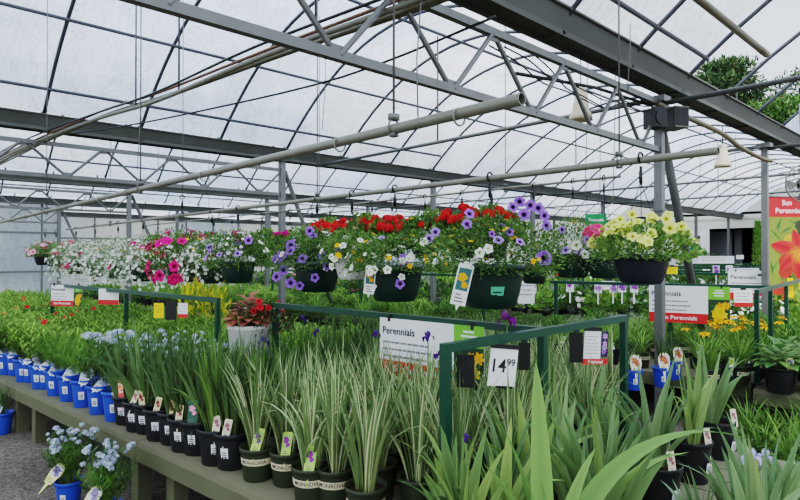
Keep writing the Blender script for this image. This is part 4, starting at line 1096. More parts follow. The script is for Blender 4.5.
# white bucket with heuchera
root = thing('planted_bucket', 'tall white bucket of copper red heuchera beneath the green hanging pots', 'plant', (WB.x, WB.y, BZ), 0)
mb = MB(); mb.lathe([(.001, 0), (.125, 0), (.13, .01), (.155, .60), (.165, .61), (.165, .64), (.155, .64), (.15, .56), (.001, .55)], 32); child('bucket', mb.mesh('bucket', WHITEPOT), root)
mb = MB(); mb.disc(.148, .58, 24); child('soil', mb.mesh('soil', SOIL, False), root)
child('foliage', FO['heuch'][0], root, (0, 0, .60), None, (1.15, 1.15, 1.1))
child('foliage', shrub(501, .19, .2, 420, .035, .02, (S(70, 92, 48), S(96, 60, 52))), root, (.1, -.06, .6))
for i in range(9): a = R.uniform(-2.6, .2); blossom(root, M_REDFL, (.1+.16*cos(a), .16*sin(a), .70+R.uniform(0, .12)), (cos(a), sin(a), .5), .9)
stalk_flowers(root, [(R.uniform(-.2, .2), R.uniform(-.25, .1), R.uniform(.72, .85)) for _ in range(9)], M_WSTAR, sc=1.2, z0=.6)

# pots standing on the gravel at lower left
for i, (px, t, lab) in enumerate(((70, 3.62, 'blue pot of pale blue flowering bluestar standing on the gravel at lower left'), (108, 3.28, 'leafy bluestar with pale blue flowers on the gravel against the bench front'))):
    p = world(px, t, z=0)
    o = put('blue_ams', p, lab, None, rz=0, fol=('amsblue', i), fs=(1.1, 1.0), sc=1.0)
    child('foliage', FO['feather'][i], o, (0, 0, .14), (0, 0, 1), (.85, .85, .95))
    for _ in range(34):
        a = R.uniform(0, 6.28); b = .15*R.random()**.6; child('blossom', M_PALEBALL if R.random() < .6 else M_PALEBALL2, o, (b*cos(a), b*sin(a), .145+.34*(1.04-.9*b*b*14*.3)*R.uniform(.78, 1.06)), (R.uniform(-.5, .5), R.uniform(-.5, .5), 0), R.uniform(.6, 1.05))
    m = MB(); pass
    for c in KIDS[o.name]:
        if c.name.startswith('plant_tag'): c.data = T_YELLOW; c.scale = (1.15,)*3; c.location = (-.13, -.05, .20); c.rotation_euler = (radians(-35), radians(30), -.75)
p = world(3, 5.1, z=0); put('blue_green', p, 'blue pot of grassy iris on the gravel at the left edge beneath the bench', None, fol=('sib', 1), rz=0, fs=(.7, .62), sc=1.1)

# ---------------- bench 2 (across the aisle)
special = [((704, 398), 4.85, 'day', 'olive pot of arching daylily with white tag on middle bench, left of the post', None), ((735, 395), 4.98, 'day', 'olive banded pot of arching daylily at the bench joint, right of its neighbour', None)]
for (pxy, t, key, lab, x) in special:
    p = world(pxy[0], t, z=BZ); p += Vector((.16*E1[0], .16*E1[1], 0)); o = put(key, p, lab, None, fol=('day', R.randrange(3)), rz=.3)
p = world(776, 4.75, z=BZ); o = put('hosta', p+Vector((.1, 0, 0)), 'large black pot of light green hosta at the aisle edge, right of the green post', None, fol=('hosta', 0), rz=.2, fs=(1.35, 1.4))
child('barcode_sticker', M_STICK['black'], o, rot=(0, 0, -pi/2-.3), scale=(1.32, 1.32, 1.1))
p = world(812, 4.6, z=BZ); put('hosta', p+Vector((.2, 0, 0)), 'second black hosta pot cut by the right frame edge', None, fol=('hosta', 1), fs=(1.3, 1.3))
p = world(716, 4.9, z=BZ); put('day_black', p+Vector((.3, 0, 0)), 'small black pot with orange tag between the two olive daylily pots', None, fol=('sib', 1), fs=(.4, .4))
taken = [world(a, b, z=BZ).xy for a, b in ((704, 5.0), (735, 5.1), (776, 4.8), (812, 4.7), (716, 5.1))]
posts2 = [(x+3.41*n, GY[k]) for k, x in enumerate(XPOST) for n in range(7)]+[(5.9+.24*i, 2.36+.03*i) for i in range(9)]+[(6.22, 3.86), (6.62, 2.65), (6.91, 1.74), (5.83, 1.575), (7.6, 1.76), (5.56, 2.32)]
def b2(s, r):
    if r < 1.0: return 'hosta2'
    if r < 3.1 and s < 6.0: return 'day'
    if r < 3.4: return 'grey'
    if r < 5.0: return 'ground'
    return 'mix'
for j, s in enumerate((4.42, 4.72, 5.02, 5.32, 5.62, 5.92, 6.22, 6.45)):
    r = -1.5+(.14 if j % 2 else 0)
    while r < 16.4:
        p = bp(s, r, BZ)
        if inview(p, 30) and min([(q-p.xy).length for q in taken]+[9]) > .2 and min((Vector(q)-p.xy).length for q in posts2) > .12:
            k = b2(s, r)
            if k == 'hosta2':
                o = put('shrub', p, 'leafy green perennial beside the hostas on the middle bench', 'leafy perennials near the hostas', fol=('hosta', R.randrange(2)) if R.random() < .6 else ('shrub', R.randrange(3)), fs=(1.05, 1.2))
            elif k == 'day':
                o = put('day_black' if R.random() < .4 else 'day', p, 'green arching daylily on the middle bench below the long white sign', 'daylilies on the middle bench', fol=('day', R.randrange(3)), fs=(1.0, R.uniform(.68, .85)))
                px = px_of(p.x, p.y)
                if px > 660 and s > 4.6 and R.random() < .75:
                    stalk_flowers(o, [(R.uniform(-.12, .12), R.uniform(-.12, .12), R.uniform(.34, .45)) for _ in range(R.randint(2, 4))], M_LILY, col=S(120, 150, 70))
            elif k == 'grey':
                put('grey', p, 'silvery grey leaved shrub on the middle bench behind the daylilies', 'silvery shrubs on the middle bench', fol=('grey', 0) if R.random() < .5 else ('shrub', 1), fs=(1.1, 1.2))
            elif k == 'ground':
                tg = R.random() < .35
                put('ground_tag' if tg else 'ground', p, 'low pale green groundcover pot %s on the middle bench' % ('with orange tag' if tg else 'without tag'), 'groundcover pots %s' % ('with orange tags' if tg else 'without tags'), fol=('ground', R.randrange(2)), fs=(1.1, 1.2))
            else:
                f = R.choice([('ground', 1), ('day', 0), ('shrub', 1), ('shrub', 2), ('ams', 0)])
                put('ground', p, 'mixed green perennial toward the far end of the middle bench', 'mixed perennials on the middle bench', fol=f, fs=(1.15, 1.0))
        r += .30 if r < 5 else .38
# plants standing on the gravel of the aisle at lower right
for i, (px, t) in enumerate(((748, 4.45), (772, 4.35), (798, 4.2), (762, 4.0), (788, 3.85), (812, 3.7), (815, 4.4))):
    p = world(px, t, z=0)
    put('day_black', p, 'arching grassy perennial pot on the gravel below the middle bench, %s' % ['leftmost', 'behind and centre', 'behind and right', 'front left', 'front centre', 'front right', 'rear at frame edge'][i], None, fol=('day', i), fs=(1.05, .85), sc=1.1)
# pansy tag pots, blue pots behind the front rail
for i, (px, py, t, lab) in enumerate(((616, 368, 4.6, 'blue pot with big pansy picture tag beside the rail end post'), (647, 372, 4.7, 'blue pot with big orange pansy tag right of the rail end post'), (660, 368, 5.0, 'blue pot with dull tag in the row behind the rail end post'))):
    p = world(px, t, z=BZ); o = put('blue_green', p+Vector((.4*E1[0], .4*E1[1], 0)), lab, None, fol=('sib', i), fs=(.8, .7))
    for c in KIDS[o.name]:
        if c.name.startswith('plant_tag'): c.data = T_PANSY; c.scale = (1.35,)*3; c.location = (-.05, -.06, .15); c.rotation_euler = (-.15, 0, -.75)

# ---------------- distant benches: each plant one small mesh
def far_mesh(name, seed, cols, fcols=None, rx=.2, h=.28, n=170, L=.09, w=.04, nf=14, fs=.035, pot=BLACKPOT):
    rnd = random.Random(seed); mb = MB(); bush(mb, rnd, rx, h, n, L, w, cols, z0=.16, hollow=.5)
    if fcols:
        for i in range(nf):
            d = rdir(rnd, .1); p = Vector((d.x*rx*1.02, d.y*rx*1.02, .17+d.z*h*1.04)); c = vary(rnd.choice(fcols), .1, rnd)
            u = d.orthogonal().normalized(); v = d.cross(u); k = 7
            mb.add([p+d*.01]+[p+u*cos(2*pi*j/k)*fs+v*sin(2*pi*j/k)*fs for j in range(k)], [(0, 1+j, 1+(j+1) % k) for j in range(k)], [vary_dark(c, .8)]+[c]*k)
    mb.lathe([(.001, 0), (.065, 0), (.083, .17), (.078, .17), (.001, .15)], 12, (0, 0, 0), (0, 0, 0), 1)
    return mb.mesh(name, [FARLEAF, pot])
G1 = [S(92, 128, 60), S(110, 146, 70), S(76, 110, 52)]; G2 = [S(120, 156, 70), S(140, 174, 84)]; G3 = [S(70, 98, 56), S(86, 114, 66)]; G4 = [S(134, 146, 122), S(150, 160, 140)]
FAR = [('plain green', far_mesh('bedding_plant', 1, G1)), ('light green', far_mesh('bedding_plant', 2, G2)), ('dark green', far_mesh('bedding_plant', 3, G3)), ('silvery', far_mesh('bedding_plant', 4, G4)),
       ('white flowered', far_mesh('bedding_plant', 5, G1, [S(240, 240, 236)], nf=26)), ('purple flowered', far_mesh('bedding_plant', 6, G3, [S(150, 96, 190)], nf=20)), ('yellow flowered', far_mesh('bedding_plant', 7, G2, [S(246, 204, 40)], nf=22)),
       ('red flowered', far_mesh('bedding_plant', 8, G1, [S(214, 44, 50)], nf=16)), ('pink flowered', far_mesh('bedding_plant', 9, G1, [S(232, 120, 168)], nf=20))]
nfar = {}
for bi, (s0, s1, step) in enumerate(((8.15, 10.3, .50), (11.95, 14.1, .66), (15.8, 17.9, .84), (19.6, 21.5, 1.0))):
    s = s0+.1
    while s < s1:
        r = -1.2+R.uniform(0, .2)
        while r < 17:
            p = bp(s, r, BZ)
            if inview(p, 15) and min((Vector(q)-p.xy).length for q in posts2) > .3:
                wts = [5, 4, 4, 2, 1.5, .8, 1.0, .6, .6]
                if px_of(p.x, p.y) > 640: wts = [4, 3, 3, 3, 2, 1.5, 1.2, .8, 1]
                k = R.choices(range(9), wts)[0]; nfar[k] = nfar.get(k, 0)+1
                o = link('bedding_plant', FAR[k][1], None, p, R.uniform(0, 6)); z = R.uniform(.9, 1.35)+(.1*bi)
                o.scale = (1.3+.25*bi, 1.3+.25*bi, z)
                row = ['first', 'second', 'third', 'fourth'][bi]
                tag(o, '%s potted plant on the %s distant bench row' % (FAR[k][0], row), 'plant', '%s plants on the %s distant bench row' % (FAR[k][0], row))
            r += step
        s += step
mb = MB(); rnd = random.Random(66); bush(mb, rnd, .3, .3, 900, .05, .025, [S(230, 214, 60), S(206, 196, 60), S(150, 170, 60)], z0=.17); mb.lathe([(.001, 0), (.1, 0), (.13, .2), (.001, .18)], 16, (0, 0, 0), (.02, .02, .02))
o = link('potted_shrub', mb.mesh('yellow_shrub', FARLEAF), None, bp(4.5, 5.6, BZ)); o.location = (*world(204, 6.6, z=BZ).xy, BZ); o.scale = (1, 1, 1.9); tag(o, 'bright yellow leaved shrub behind the magenta and lilac baskets', 'plant')
# taller shrubs and a columnar evergreen near the end opening
for i, (px, t, h, rx, k) in enumerate(((700, 21.5, 1.5, .8, 0), (716, 22, 1.3, .7, 7), (690, 20.5, 1.0, .6, 2), (738, 23, .9, .6, 8), (728, 22.5, 1.1, .5, 0))):
    rnd = random.Random(70+i); mb = MB(); bush(mb, rnd, rx, h*.6, 700, .16, .07, FAR[k][1] and (G1 if k == 0 else G3), z0=h*.55)
    mb.tube([(0, 0, 0), (0, 0, h*.6)], .04, 6, (.2, .15, .1)); p = world(px, t, z=0); o = link('shrub', mb.mesh('shrub_leaves', FARLEAF), None, p)
    tag(o, 'tall green shrub before the end wall, %s' % ['left of the dark opening', 'just inside the left side of the dark opening', 'beneath the poster', 'under the right part of the opening', 'under the middle of the opening'][i], 'shrub')
p = world(758, 17, z=0); mb = MB(); rnd = random.Random(90)
for i in range(1500):
    z = 2.35*rnd.random(); a = rnd.uniform(0, 6.28); rr = .2*(1-z/2.6)**.7*rnd.uniform(.6, 1); leaf(mb, (rr*cos(a), rr*sin(a), .2+z), Vector((cos(a), sin(a), 1)), .12, .04, vary(rnd.choice(G2), .3, rnd))
mb.tube([(0, 0, 0), (0, 0, 2)], .04, 6, (.2, .15, .1)); o = link('columnar_evergreen', mb.mesh('evergreen', FARLEAF), None, p); tag(o, 'yellow-green columnar evergreen left of the second post', 'shrub')

# ================================================================== HANGING BASKETS
def bowl_mesh(name, r, h, mat):
    mb = MB(); n = 36; prof = [(.001, 0), (r*.66, 0), (r*.73, .01), (r*.84, h*.3), (r*.92, h*.62), (r*.955, h-.03), (r*.96, h-.028), (r*1.02, h-.026), (r*1.025, h-.004), (r*1.0, h), (r*.96, h-.002), (r*.93, h-.03)]
    vs = []; fs = []
    for j, (rr, z) in enumerate(prof):
        for k in range(n):
            f = 1-(.012 if (k % 3 == 0 and 2 <= j <= 5) else 0); a = 2*pi*k/n; vs.append((rr*f*cos(a), rr*f*sin(a), z))
    for i in range(len(prof)-1):
        for k in range(n): fs.append((i*n+k, i*n+(k+1) % n, (i+1)*n+(k+1) % n, (i+1)*n+k))
    mb.add(vs, fs); return mb.mesh(name, mat)
BOWL = {}
def bfol(seed, rx, h, pr, n, cols, L=.026, w=.011, drop=.07, spikes=12):
    """mounded, trailing foliage of a basket whose rim is at z = 0"""
    rnd = random.Random(seed); mb = MB(); lb = [(rdir(rnd, -.1), rnd.uniform(.8, 1.3)) for _ in range(9)]
    i = 0
    while i < n:
        d = rdir(rnd, -.4); k = 1
        for q, a in lb: k *= 1+(a-1)*max(0, d.dot(q))**4
        rr = k*(.5+.5*rnd.random()**.45); hz = sqrt(d.x**2+d.y**2)
        z = d.z*h*rr if d.z > 0 else d.z*drop*2*rr
        p = Vector((d.x*rx*rr, d.y*rx*rr, z))
        if p.z < 0 and p.xy.length < pr*1.03: continue
        o = (d+Vector((0, 0, .35))+rdir(rnd)*.8); c = vary_dark(vary(rnd.choice(cols), .22, rnd), .55+.5*min(1, rr))  # leaf colour carries painted shade, deeper towards the inside of the mound
        leaf(mb, p, o, L*rnd.uniform(.7, 1.35), w*rnd.uniform(.7, 1.3), c, up=rdir(rnd)); i += 1
    for j in range(spikes):     # shoots reaching out of the mound and trailing down
        a = rnd.uniform(0, 6.28); up = rnd.random() < .45; e = Vector((cos(a)*rx*rnd.uniform(.95, 1.15), sin(a)*rx*rnd.uniform(.95, 1.15), rnd.uniform(.02, h*.9) if up else -rnd.uniform(.05, drop*1.2)))
        s0 = Vector((cos(a)*rx*.6, sin(a)*rx*.6, h*.3)); m = (s0+e)/2+Vector((0, 0, .05))
        mb.tube([s0, m, e], [.002, .0016, .001], 4, S(100, 130, 60), cap=False)
        for k in range(12):
            t = k/11; p = s0*(1-t)**2+m*2*t*(1-t)+e*t*t; leaf(mb, p, rdir(rnd)+Vector((cos(a), sin(a), .2)), L, w, vary(rnd.choice(cols), .2, rnd), up=rdir(rnd))
    return mb.mesh('basket_foliage', LEAF)
CG = [S(98, 128, 62), S(114, 144, 72), S(84, 112, 56)]; CGL = [S(120, 150, 76), S(136, 164, 88), S(100, 132, 64)]; CW = [S(128, 146, 108), S(112, 134, 92), S(140, 156, 118)]
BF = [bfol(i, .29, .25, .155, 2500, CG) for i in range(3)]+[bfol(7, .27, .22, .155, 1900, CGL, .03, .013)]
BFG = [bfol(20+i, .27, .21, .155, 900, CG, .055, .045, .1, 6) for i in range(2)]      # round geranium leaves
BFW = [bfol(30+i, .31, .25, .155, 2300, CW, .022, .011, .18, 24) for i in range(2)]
def tiny_flowers(seed, rx, h, drop, n, me_cols, size=.011, zmin=-.5, name='small_blossoms'):
    rnd = random.Random(seed); mb = MB()
    for i in range(n):
        d = rdir(rnd, zmin); p = Vector((d.x*rx, d.y*rx, d.z*(h if d.z > 0 else drop*2)))*rnd.uniform(.9, 1.1)
        if p.z < 0 and p.xy.length < .17: continue
        nn = (d+Vector((0, 0, .4))+rdir(rnd)*.5).normalized(); u = nn.orthogonal().normalized(); v = nn.cross(u); c = vary(rnd.choice(me_cols), .05, rnd)
        for k in range(5):
            a = 2*pi*k/5; e = u*cos(a)+v*sin(a); s2 = nn.cross(e)
            mb.add([p, p+e*size*.7+s2*size*.4, p+e*size+nn*size*.2, p+e*size*.7-s2*size*.4], [(0, 1, 2, 3)], [vary_dark(c, .85), c, c, c])
    return mb.mesh(name, PETAL)
TW = [tiny_flowers(i, .32, .26, .22, 420, [S(246, 246, 240), S(236, 238, 226)], .019) for i in (1, 2)]
TWS = tiny_flowers(5, .29, .25, .05, 26, [S(246, 246, 240)], .017, 0)
TY = tiny_flowers(6, .29, .26, .1, 26, [S(250, 200, 40)], .014, 0)
def basket(px, X, zr, dia, mat, fol, flowers, label, group='hanging baskets', small=(), pz=None, hs=1.0, t=None, rot=None, tagm=None, manual=(), grow=1.0):
    t = t or t_for_x(px, X); p = world(px, t, z=zr); r = dia/2; h = dia*(.62 if mat != NAVYPOT else .54); k = min(1.03, r/.155)*grow
    pz = pz or (PZ if X == PX2 else PZ3)
    root = thing('hanging_basket', label, 'hanging basket', p, 0, group)
    key = (mat.name, dia)
    if key not in BOWL: BOWL[key] = bowl_mesh('bowl', r, h, mat)
    child('bowl', BOWL[key], root, (0, 0, -h))
    m = MB(); m.disc(r*.95, -.015, 24); child('soil', m.mesh('soil', SOIL, False), root)
    child('foliage', fol, root, (0, 0, 0), (0, 0, rot if rot is not None else R.uniform(0, 6)), (k, k, k*hs))
    m = MB(); H = pz-zr
    for i in range(3):
        a = 2*pi*i/3+.4; m.tube([(r*cos(a), r*sin(a), -.01), (0, 0, H-.10)], .0018, 4)
    hg = child('hanger', m.mesh('hanger', BLACK), root)
    m = MB(); m.tube([(.0, .0, H-.11), (.0, 0, H-.035)], .006, 6); m.tube([(.022*sin(a), 0, H+.022*cos(a)) for a in [pi+.3+i*(2*pi-1.2)/10 for i in range(11)]], .005, 6); m.box((0, 0, H-.08), (.022, .006, .05))
    child('hook', m.mesh('hook', BLACK), hg)
    for me, n, sc, zmin in flowers:
        for i in range(n):
            d = rdir(R, zmin)
            # most blooms sit on the outside and top
            q = Vector((d.x*.292, d.y*.292, d.z*(.265*hs if d.z > 0 else .22)))*k*R.uniform(.95, 1.06)
            blossom(root, me, q, d+Vector((0, 0, .25)), sc*R.uniform(.85, 1.12))
    for me in small:
        o = child('small_blossoms', me, root, (0, 0, 0), (0, 0, R.uniform(0, 6)), (k, k, k*hs)); o['kind'] = 'stuff'
    for dx, dz, dy, me, sc in manual:      # dx to the picture right, dy toward the camera
        q = Vector((RV[0]*dx-D[0]*dy, RV[1]*dx-D[1]*dy, dz)); blossom(root, me, q, Vector((-D[0]+RV[0]*R.uniform(-.5, .5), -D[1]+RV[1]*R.uniform(-.5, .5), R.uniform(0, .4))), sc)
    if tagm:
        for dx, dz, me, sc, rl in tagm:
            q = Vector((RV[0]*dx-D[0]*(r+.03), RV[1]*dx-D[1]*(r+.03), dz)); child('plant_tag', me, root, q, (.12, rl, atan2(RV[1], RV[0])), sc)
    return root
T_BASK = tag_mesh('basket_tag', .055, .15, S(232, 232, 228), S(60, 110, 110), S(220, 160, 40), 'rect', .02)
# front row under the basket rail
b = basket(490, PX2, 1.545, .355, GREENPOT, BF[0], [(M_WHITEP, 5, .9, -.1), (M_PURPLE2, 4, .9, .2), (M_YSTAR, 4, .8, -.1)], 'large dark green basket with sticker and biggest purple petunias, nearest in front row', small=(TY,), hs=.85,
           tagm=[(-.19, -.19, T_BASK, 1.35, .22)], manual=[(.10, .29, .10, M_PURPLE, .85), (.14, .32, .06, M_PURPLE, .85), (.19, .30, .08, M_PURPLE, .85), (.15, .25, .12, M_PURPLE, .95), (.24, .29, .04, M_PURPLE, .9), (.27, .25, .05, M_PURPLE, .8), (.28, .20, .05, M_PURPLE, .85), (.245, .035, .14, M_PURPLE, 1.15), (-.14, .20, .18, M_PURPLE, .75), (-.12, .255, .12, M_PURPLE, .8), (-.03, .15, .25, M_PURPLE, .5), (.06, .16, .22, M_PURPLE, .6), (-.09, .06, .27, M_WHITEP, .95), (-.05, .08, .27, M_WHITEP, .9), (-.14, .0, .2, M_WHITEP, .9), (.17, .02, .24, M_YSTAR, .8)])
m = MB(); vs, fs = arc_patch(.1490, .1640, .055, .10, 0, .42, 8); m.add(vs, fs, S(110, 196, 160)); vs, fs = arc_patch(.1540, .1610, .068, .075, .06, .34, 6); m.add(vs, fs, S(40, 90, 80))
child('price_sticker', m.mesh('price_sticker', PRINT), b, (0, 0, -.205), (0, 0, -2.45))
basket(395, PX2, 1.53, .345, GREENPOT, BF[1], [(M_WHITEP, 16, .85, -.45), (M_YSTAR, 9, .9, 0), (M_PURPLE2, 3, .9, -.2)], 'dark green basket of white petunias, some yellow and purple, left of the nearest basket', small=(TWS,), hs=.72,
       tagm=[(-.02-.13, -.16, T_BASK, 1.1, .1)], manual=[(.05, .04, .27, M_PURPLE, .95), (.03, -.10, .23, M_PURPLE, .85), (.09, .05, .26, M_WHITEP, 1.0), (-.12, -.02, .25, M_WHITEP, 1.0), (-.13, -.12, .2, M_WHITEP, 1), (.04, -.06, .24, M_WHITEP, .8), (.24, .20, .1, M_PURPLE2, 1.1), (.2, .16, .15, M_PURPLE2, 1.1), (.17, .14, .17, M_WHITEP, 1.0)])
basket(352, PX2, 1.58, .24, WHITEPOT, BF[3], [(M_WHITEP, 16, .9, -.5), (M_YSTAR, 16, 1.0, -.3)], 'white potted basket of white and yellow flowers between two dark green ones in front row', hs=.9)
basket(317, PX2, 1.54, .335, GREENPOT, BF[2], [(M_PURPLE, 13, .95, -.35), (M_WHITEP, 10, .9, -.2), (M_PURPLE2, 8, 1, -.2)], 'dark green basket of many purple-eyed petunias spilling over its left side', hs=.85, manual=[(-.21, -.05, .15, M_PURPLE, 1.1), (-.27, .02, .1, M_PURPLE, 1.0), (-.15, .12, .2, M_PURPLE, 1.1), (-.06, .03, .26, M_PURPLE, .9), (-.16, -.14, .15, M_PURPLE, 1.1), (-.1, -.16, .14, M_PURPLE, .9), (-.27, -.1, .1, M_PURPLE, 1.0), (.02, -.1, .24, M_PURPLE, .9), (-.22, .05, .17, M_PURPLE, 1.0), (-.03, .22, .15, M_PURPLE, 1.0)])
basket(238, PX2, 1.535, .30, GREENPOT, BF[0], [(M_PURPLE2, 8, 1.1, 0), (M_WHITEP, 10, 1, -.3)], 'dark green basket with lilac and white petunias above the white bucket', small=(TWS,), manual=[(-.2, .12, .15, M_PURPLE2, 1.3), (.13, .18, .15, M_PURPLE, 1.1)])
basket(212, PX2, 1.50, .28, GREENPOT, BFW[0], [(M_WHITEP, 8, 1, 0), (M_YSTAR, 8, 1, 0)], 'basket of tiny white flowers with some yellow, left of the lilac basket', small=(TW[0],), grow=1.0)
basket(182, 2.22, 1.51, .29, GREENPOT, BF[1], [(M_PINK, 34, 1.15, -.6), (M_YSTAR, 4, 1, 0)], 'basket of bright magenta petunias among the white flowered baskets', small=(TWS,), grow=1.28)
basket(143, PX2, 1.46, .29, GREENPOT, BFW[1], [(M_PINK, 12, 1.1, -.2), (M_YSTAR, 14, .9, .2)], 'trailing white flowered basket just left of the magenta one', small=(TW[1],), grow=1.28)
basket(118, PX2, 1.46, .29, GREENPOT, BFW[0], [(M_PINK, 3, 1.2, -.1), (M_YSTAR, 12, .9, .2)], 'trailing white flowered basket with a few pink blooms, farther left', small=(TW[0],), grow=1.28)
basket(95, PX2, 1.46, .29, GREENPOT, BFW[1], [(M_PINK, 3, 1.2, -.1)], 'trailing white flowered basket third left of the magenta one', small=(TW[1],), grow=1.28)
basket(76, PX2, 1.47, .29, GREENPOT, BFW[0], [(M_PINKBALL, 5, 1.2, -.3)], 'trailing white basket with pink blooms hanging lowest, near the far rail', small=(TW[0],), grow=1.28)
basket(56, PX2, 1.58, .34, NAVYPOT, BF[3], [(M_PALEPINK, 12, 1.2, 0), (M_PINK, 2, 1.2, .6)], 'dark pot of pale pink petunias, right one of the leftmost pair', hs=.8)
basket(45, PX2, 1.60, .34, NAVYPOT, BF[3], [(M_PALEPINK, 16, 1.2, -.1)], 'dark pot of pale pink petunias, leftmost basket', hs=.8, t=9.6)
basket(641, PX2, 1.60, .225, NAVYPOT, bfol(44, .24, .19, .155, 1500, CGL, .034, .017, .04, 5), [(M_CREAMY, 40, .68, .2)], 'navy basket full of pale yellow petunias in front of the post', hs=.86,
       manual=[(-.10, .09, .1, M_CREAMY, 0.70), (-.03, .08, .17, M_CREAMY, 0.66), (.0, .145, .1, M_CREAMY, 0.78), (.06, .14, .1, M_CREAMY, 0.70), (.05, .10, .15, M_CREAMY, 0.78), (-.11, .14, .06, M_CREAMY, 0.61), (.13, .11, .08, M_CREAMY, 0.66), (-.06, .16, .06, M_CREAMY, 0.66), (.1, .16, .03, M_CREAMY, 0.61), (-.14, .1, .08, M_CREAMY, 0.57)])
# rear row on the rear rail
basket(573, PX3, 1.60, .285, GREENPOT, BF[1], [(M_PURPLE2, 14, 1.25, -.1), (M_WHITEP, 4, 1.2, -.2), (M_YSTAR, 8, 1.2, .3)], 'dark green basket of small purple and yellow flowers left of the navy basket', small=(TWS,), manual=[(-.03, .02, .25, M_PURPLE2, 1.3), (.03, .1, .25, M_PURPLE2, 1.3), (.11, .1, .2, M_PURPLE2, 1.3), (.0, .0, .28, M_WHITEP, 1.4), (-.05, .06, .25, M_WHITEP, 1.5), (-.11, .18, .1, M_PURPLE2, 1.2)])
basket(604, PX3, 1.58, .25, GREENPOT, BFW[0], [(M_PINKBALL, 1, 2.0, .8), (M_YSTAR, 5, 1.1, 0)], 'small basket of trailing white flowers and yellow, squeezed beside the navy basket', hs=.8, small=(TWS,))
basket(534, PX3, 1.50, .22, GREENPOT, BF[2], [(M_YSTAR, 5, 1.1, 0), (M_WHITEP, 4, 1.1, 0)], 'small dark basket half hidden behind the largest one')
red = [(330, 'red'), (352, 'red'), (372, 'red'), (392, 'red'), (425, 'orange'), (462, 'red'), (492, 'orange')]
rl = ['leftmost', 'second from left', 'third from left', 'fourth from left', 'fifth from left', 'tall one above the nearest basket,', 'rightmost']
for i, (px, c) in enumerate(red):
    basket(px, PX3, 1.735, .28, GREENPOT, BFG[i % 2], [(M_REDBALL if c == 'red' else M_ORBALL, 17 if c == 'red' else 9, 1.0, .42), (M_YSTAR, 3, 1, .2)], 'rear row geranium basket with %s heads, %s of the geraniums' % (c, rl[i]), 'geranium baskets on the rear rail', hs=1.02 if px != 462 else 1.12)
for i, px in enumerate((158, 182, 214, 232, 262, 290, 312)):
    basket(px, PX3, 1.66, .28, GREENPOT, BFG[i % 2], [(M_MAGBALL, (2, 1, 2, 3, 1, 2, 3)[i], 1.2, .5), (M_YSTAR, 2, 1, .3)], 'rear row green basket with magenta flower heads, %s of the magenta ones' % ['leftmost', 'second from left', 'third from left', 'middle', 'third from right', 'second from right', 'rightmost'][i], 'magenta baskets on the rear rail', hs=1.0)

# ================================================================== SIGNS
def sign(name, label, cat, loc, rz, tilt=0): 
    o = thing(name, label, cat, loc); o.rotation_euler = (0, tilt, rz); return o
def panel(parent, name, x, z, w, h, mat, y=0.0, th=.003):
    m = MB(); m.box((x, y, z), (w, th, h)); return child(name, m.mesh(name, mat, False), parent)
def lettering(parent, txt, size, mat, x, z, y=-.004, align='CENTER', name='lettering'):
    return child(name, text_mesh(txt, size, mat, .0003, align), parent, (x, y, z), (pi/2, 0, 0))
def smudge_lines(parent, x, z, n, w, dz, mat=GREY, y=-.003, seed=1):
    rnd = random.Random(seed)
    for i in range(n):
        xx = x; m = MB()
        while xx < x+w*rnd.uniform(.75, 1): l = rnd.uniform(.008, .03)*w/.3; m.box((xx+l/2, y, z-i*dz), (l, .0006, dz*.28)); xx += l+.005
        child('text_line', m.mesh('text_line', mat, False), parent)
def picture(parent, x, z, w, h, base, cols, n, rmax, seed, star=6, y=-.0026):
    rnd = random.Random(seed); m = MB(); m.box((x, y, z), (w, .001, h), col=base)
    for i in range(n*2):
        cx = x+rnd.uniform(-.46, .46)*w; cz = z+rnd.uniform(-.46, .46)*h; a = rnd.uniform(0, 3); L = rmax*1.3; c = vary(S(60, 110, 50), .3, rnd)
        ax, az = cos(a)*L, sin(a)*L
        m.add([(min(max(cx+u*ax+v*az*.12, x-w/2), x+w/2), y-.0006, min(max(cz+u*az-v*ax*.12, z-h/2), z+h/2)) for u, v in ((-.5, 0), (0, -.5), (.5, 0), (0, .5))], [(0, 1, 2, 3)], c)
    for i in range(n):
        r = rmax*rnd.uniform(.7, 1); cx = x+rnd.uniform(-.5, .5)*(w-2*r*.8); cz = z+rnd.uniform(-.5, .5)*(h-2*r*.8); a0 = rnd.uniform(0, 2); k = star*4
        vs = [(cx, y-.0012-.0002*i, cz)]+[(min(max(cx+r*(.55+.45*abs(cos(star*.5*(2*pi*j/k))))*cos(a0+2*pi*j/k), x-w/2), x+w/2), y-.0012-.0002*i, min(max(cz+r*(.55+.45*abs(cos(star*.5*(2*pi*j/k))))*sin(a0+2*pi*j/k), z-h/2), z+h/2)) for j in range(k)]
        c = vary(rnd.choice(cols), .1, rnd); m.add(vs, [(0, 1+j, 1+(j+1) % k) for j in range(k)], [vary_dark(c, .6)]+[c]*k)
    return child('flower_picture', m.mesh('flower_picture', PRINT, False), parent)
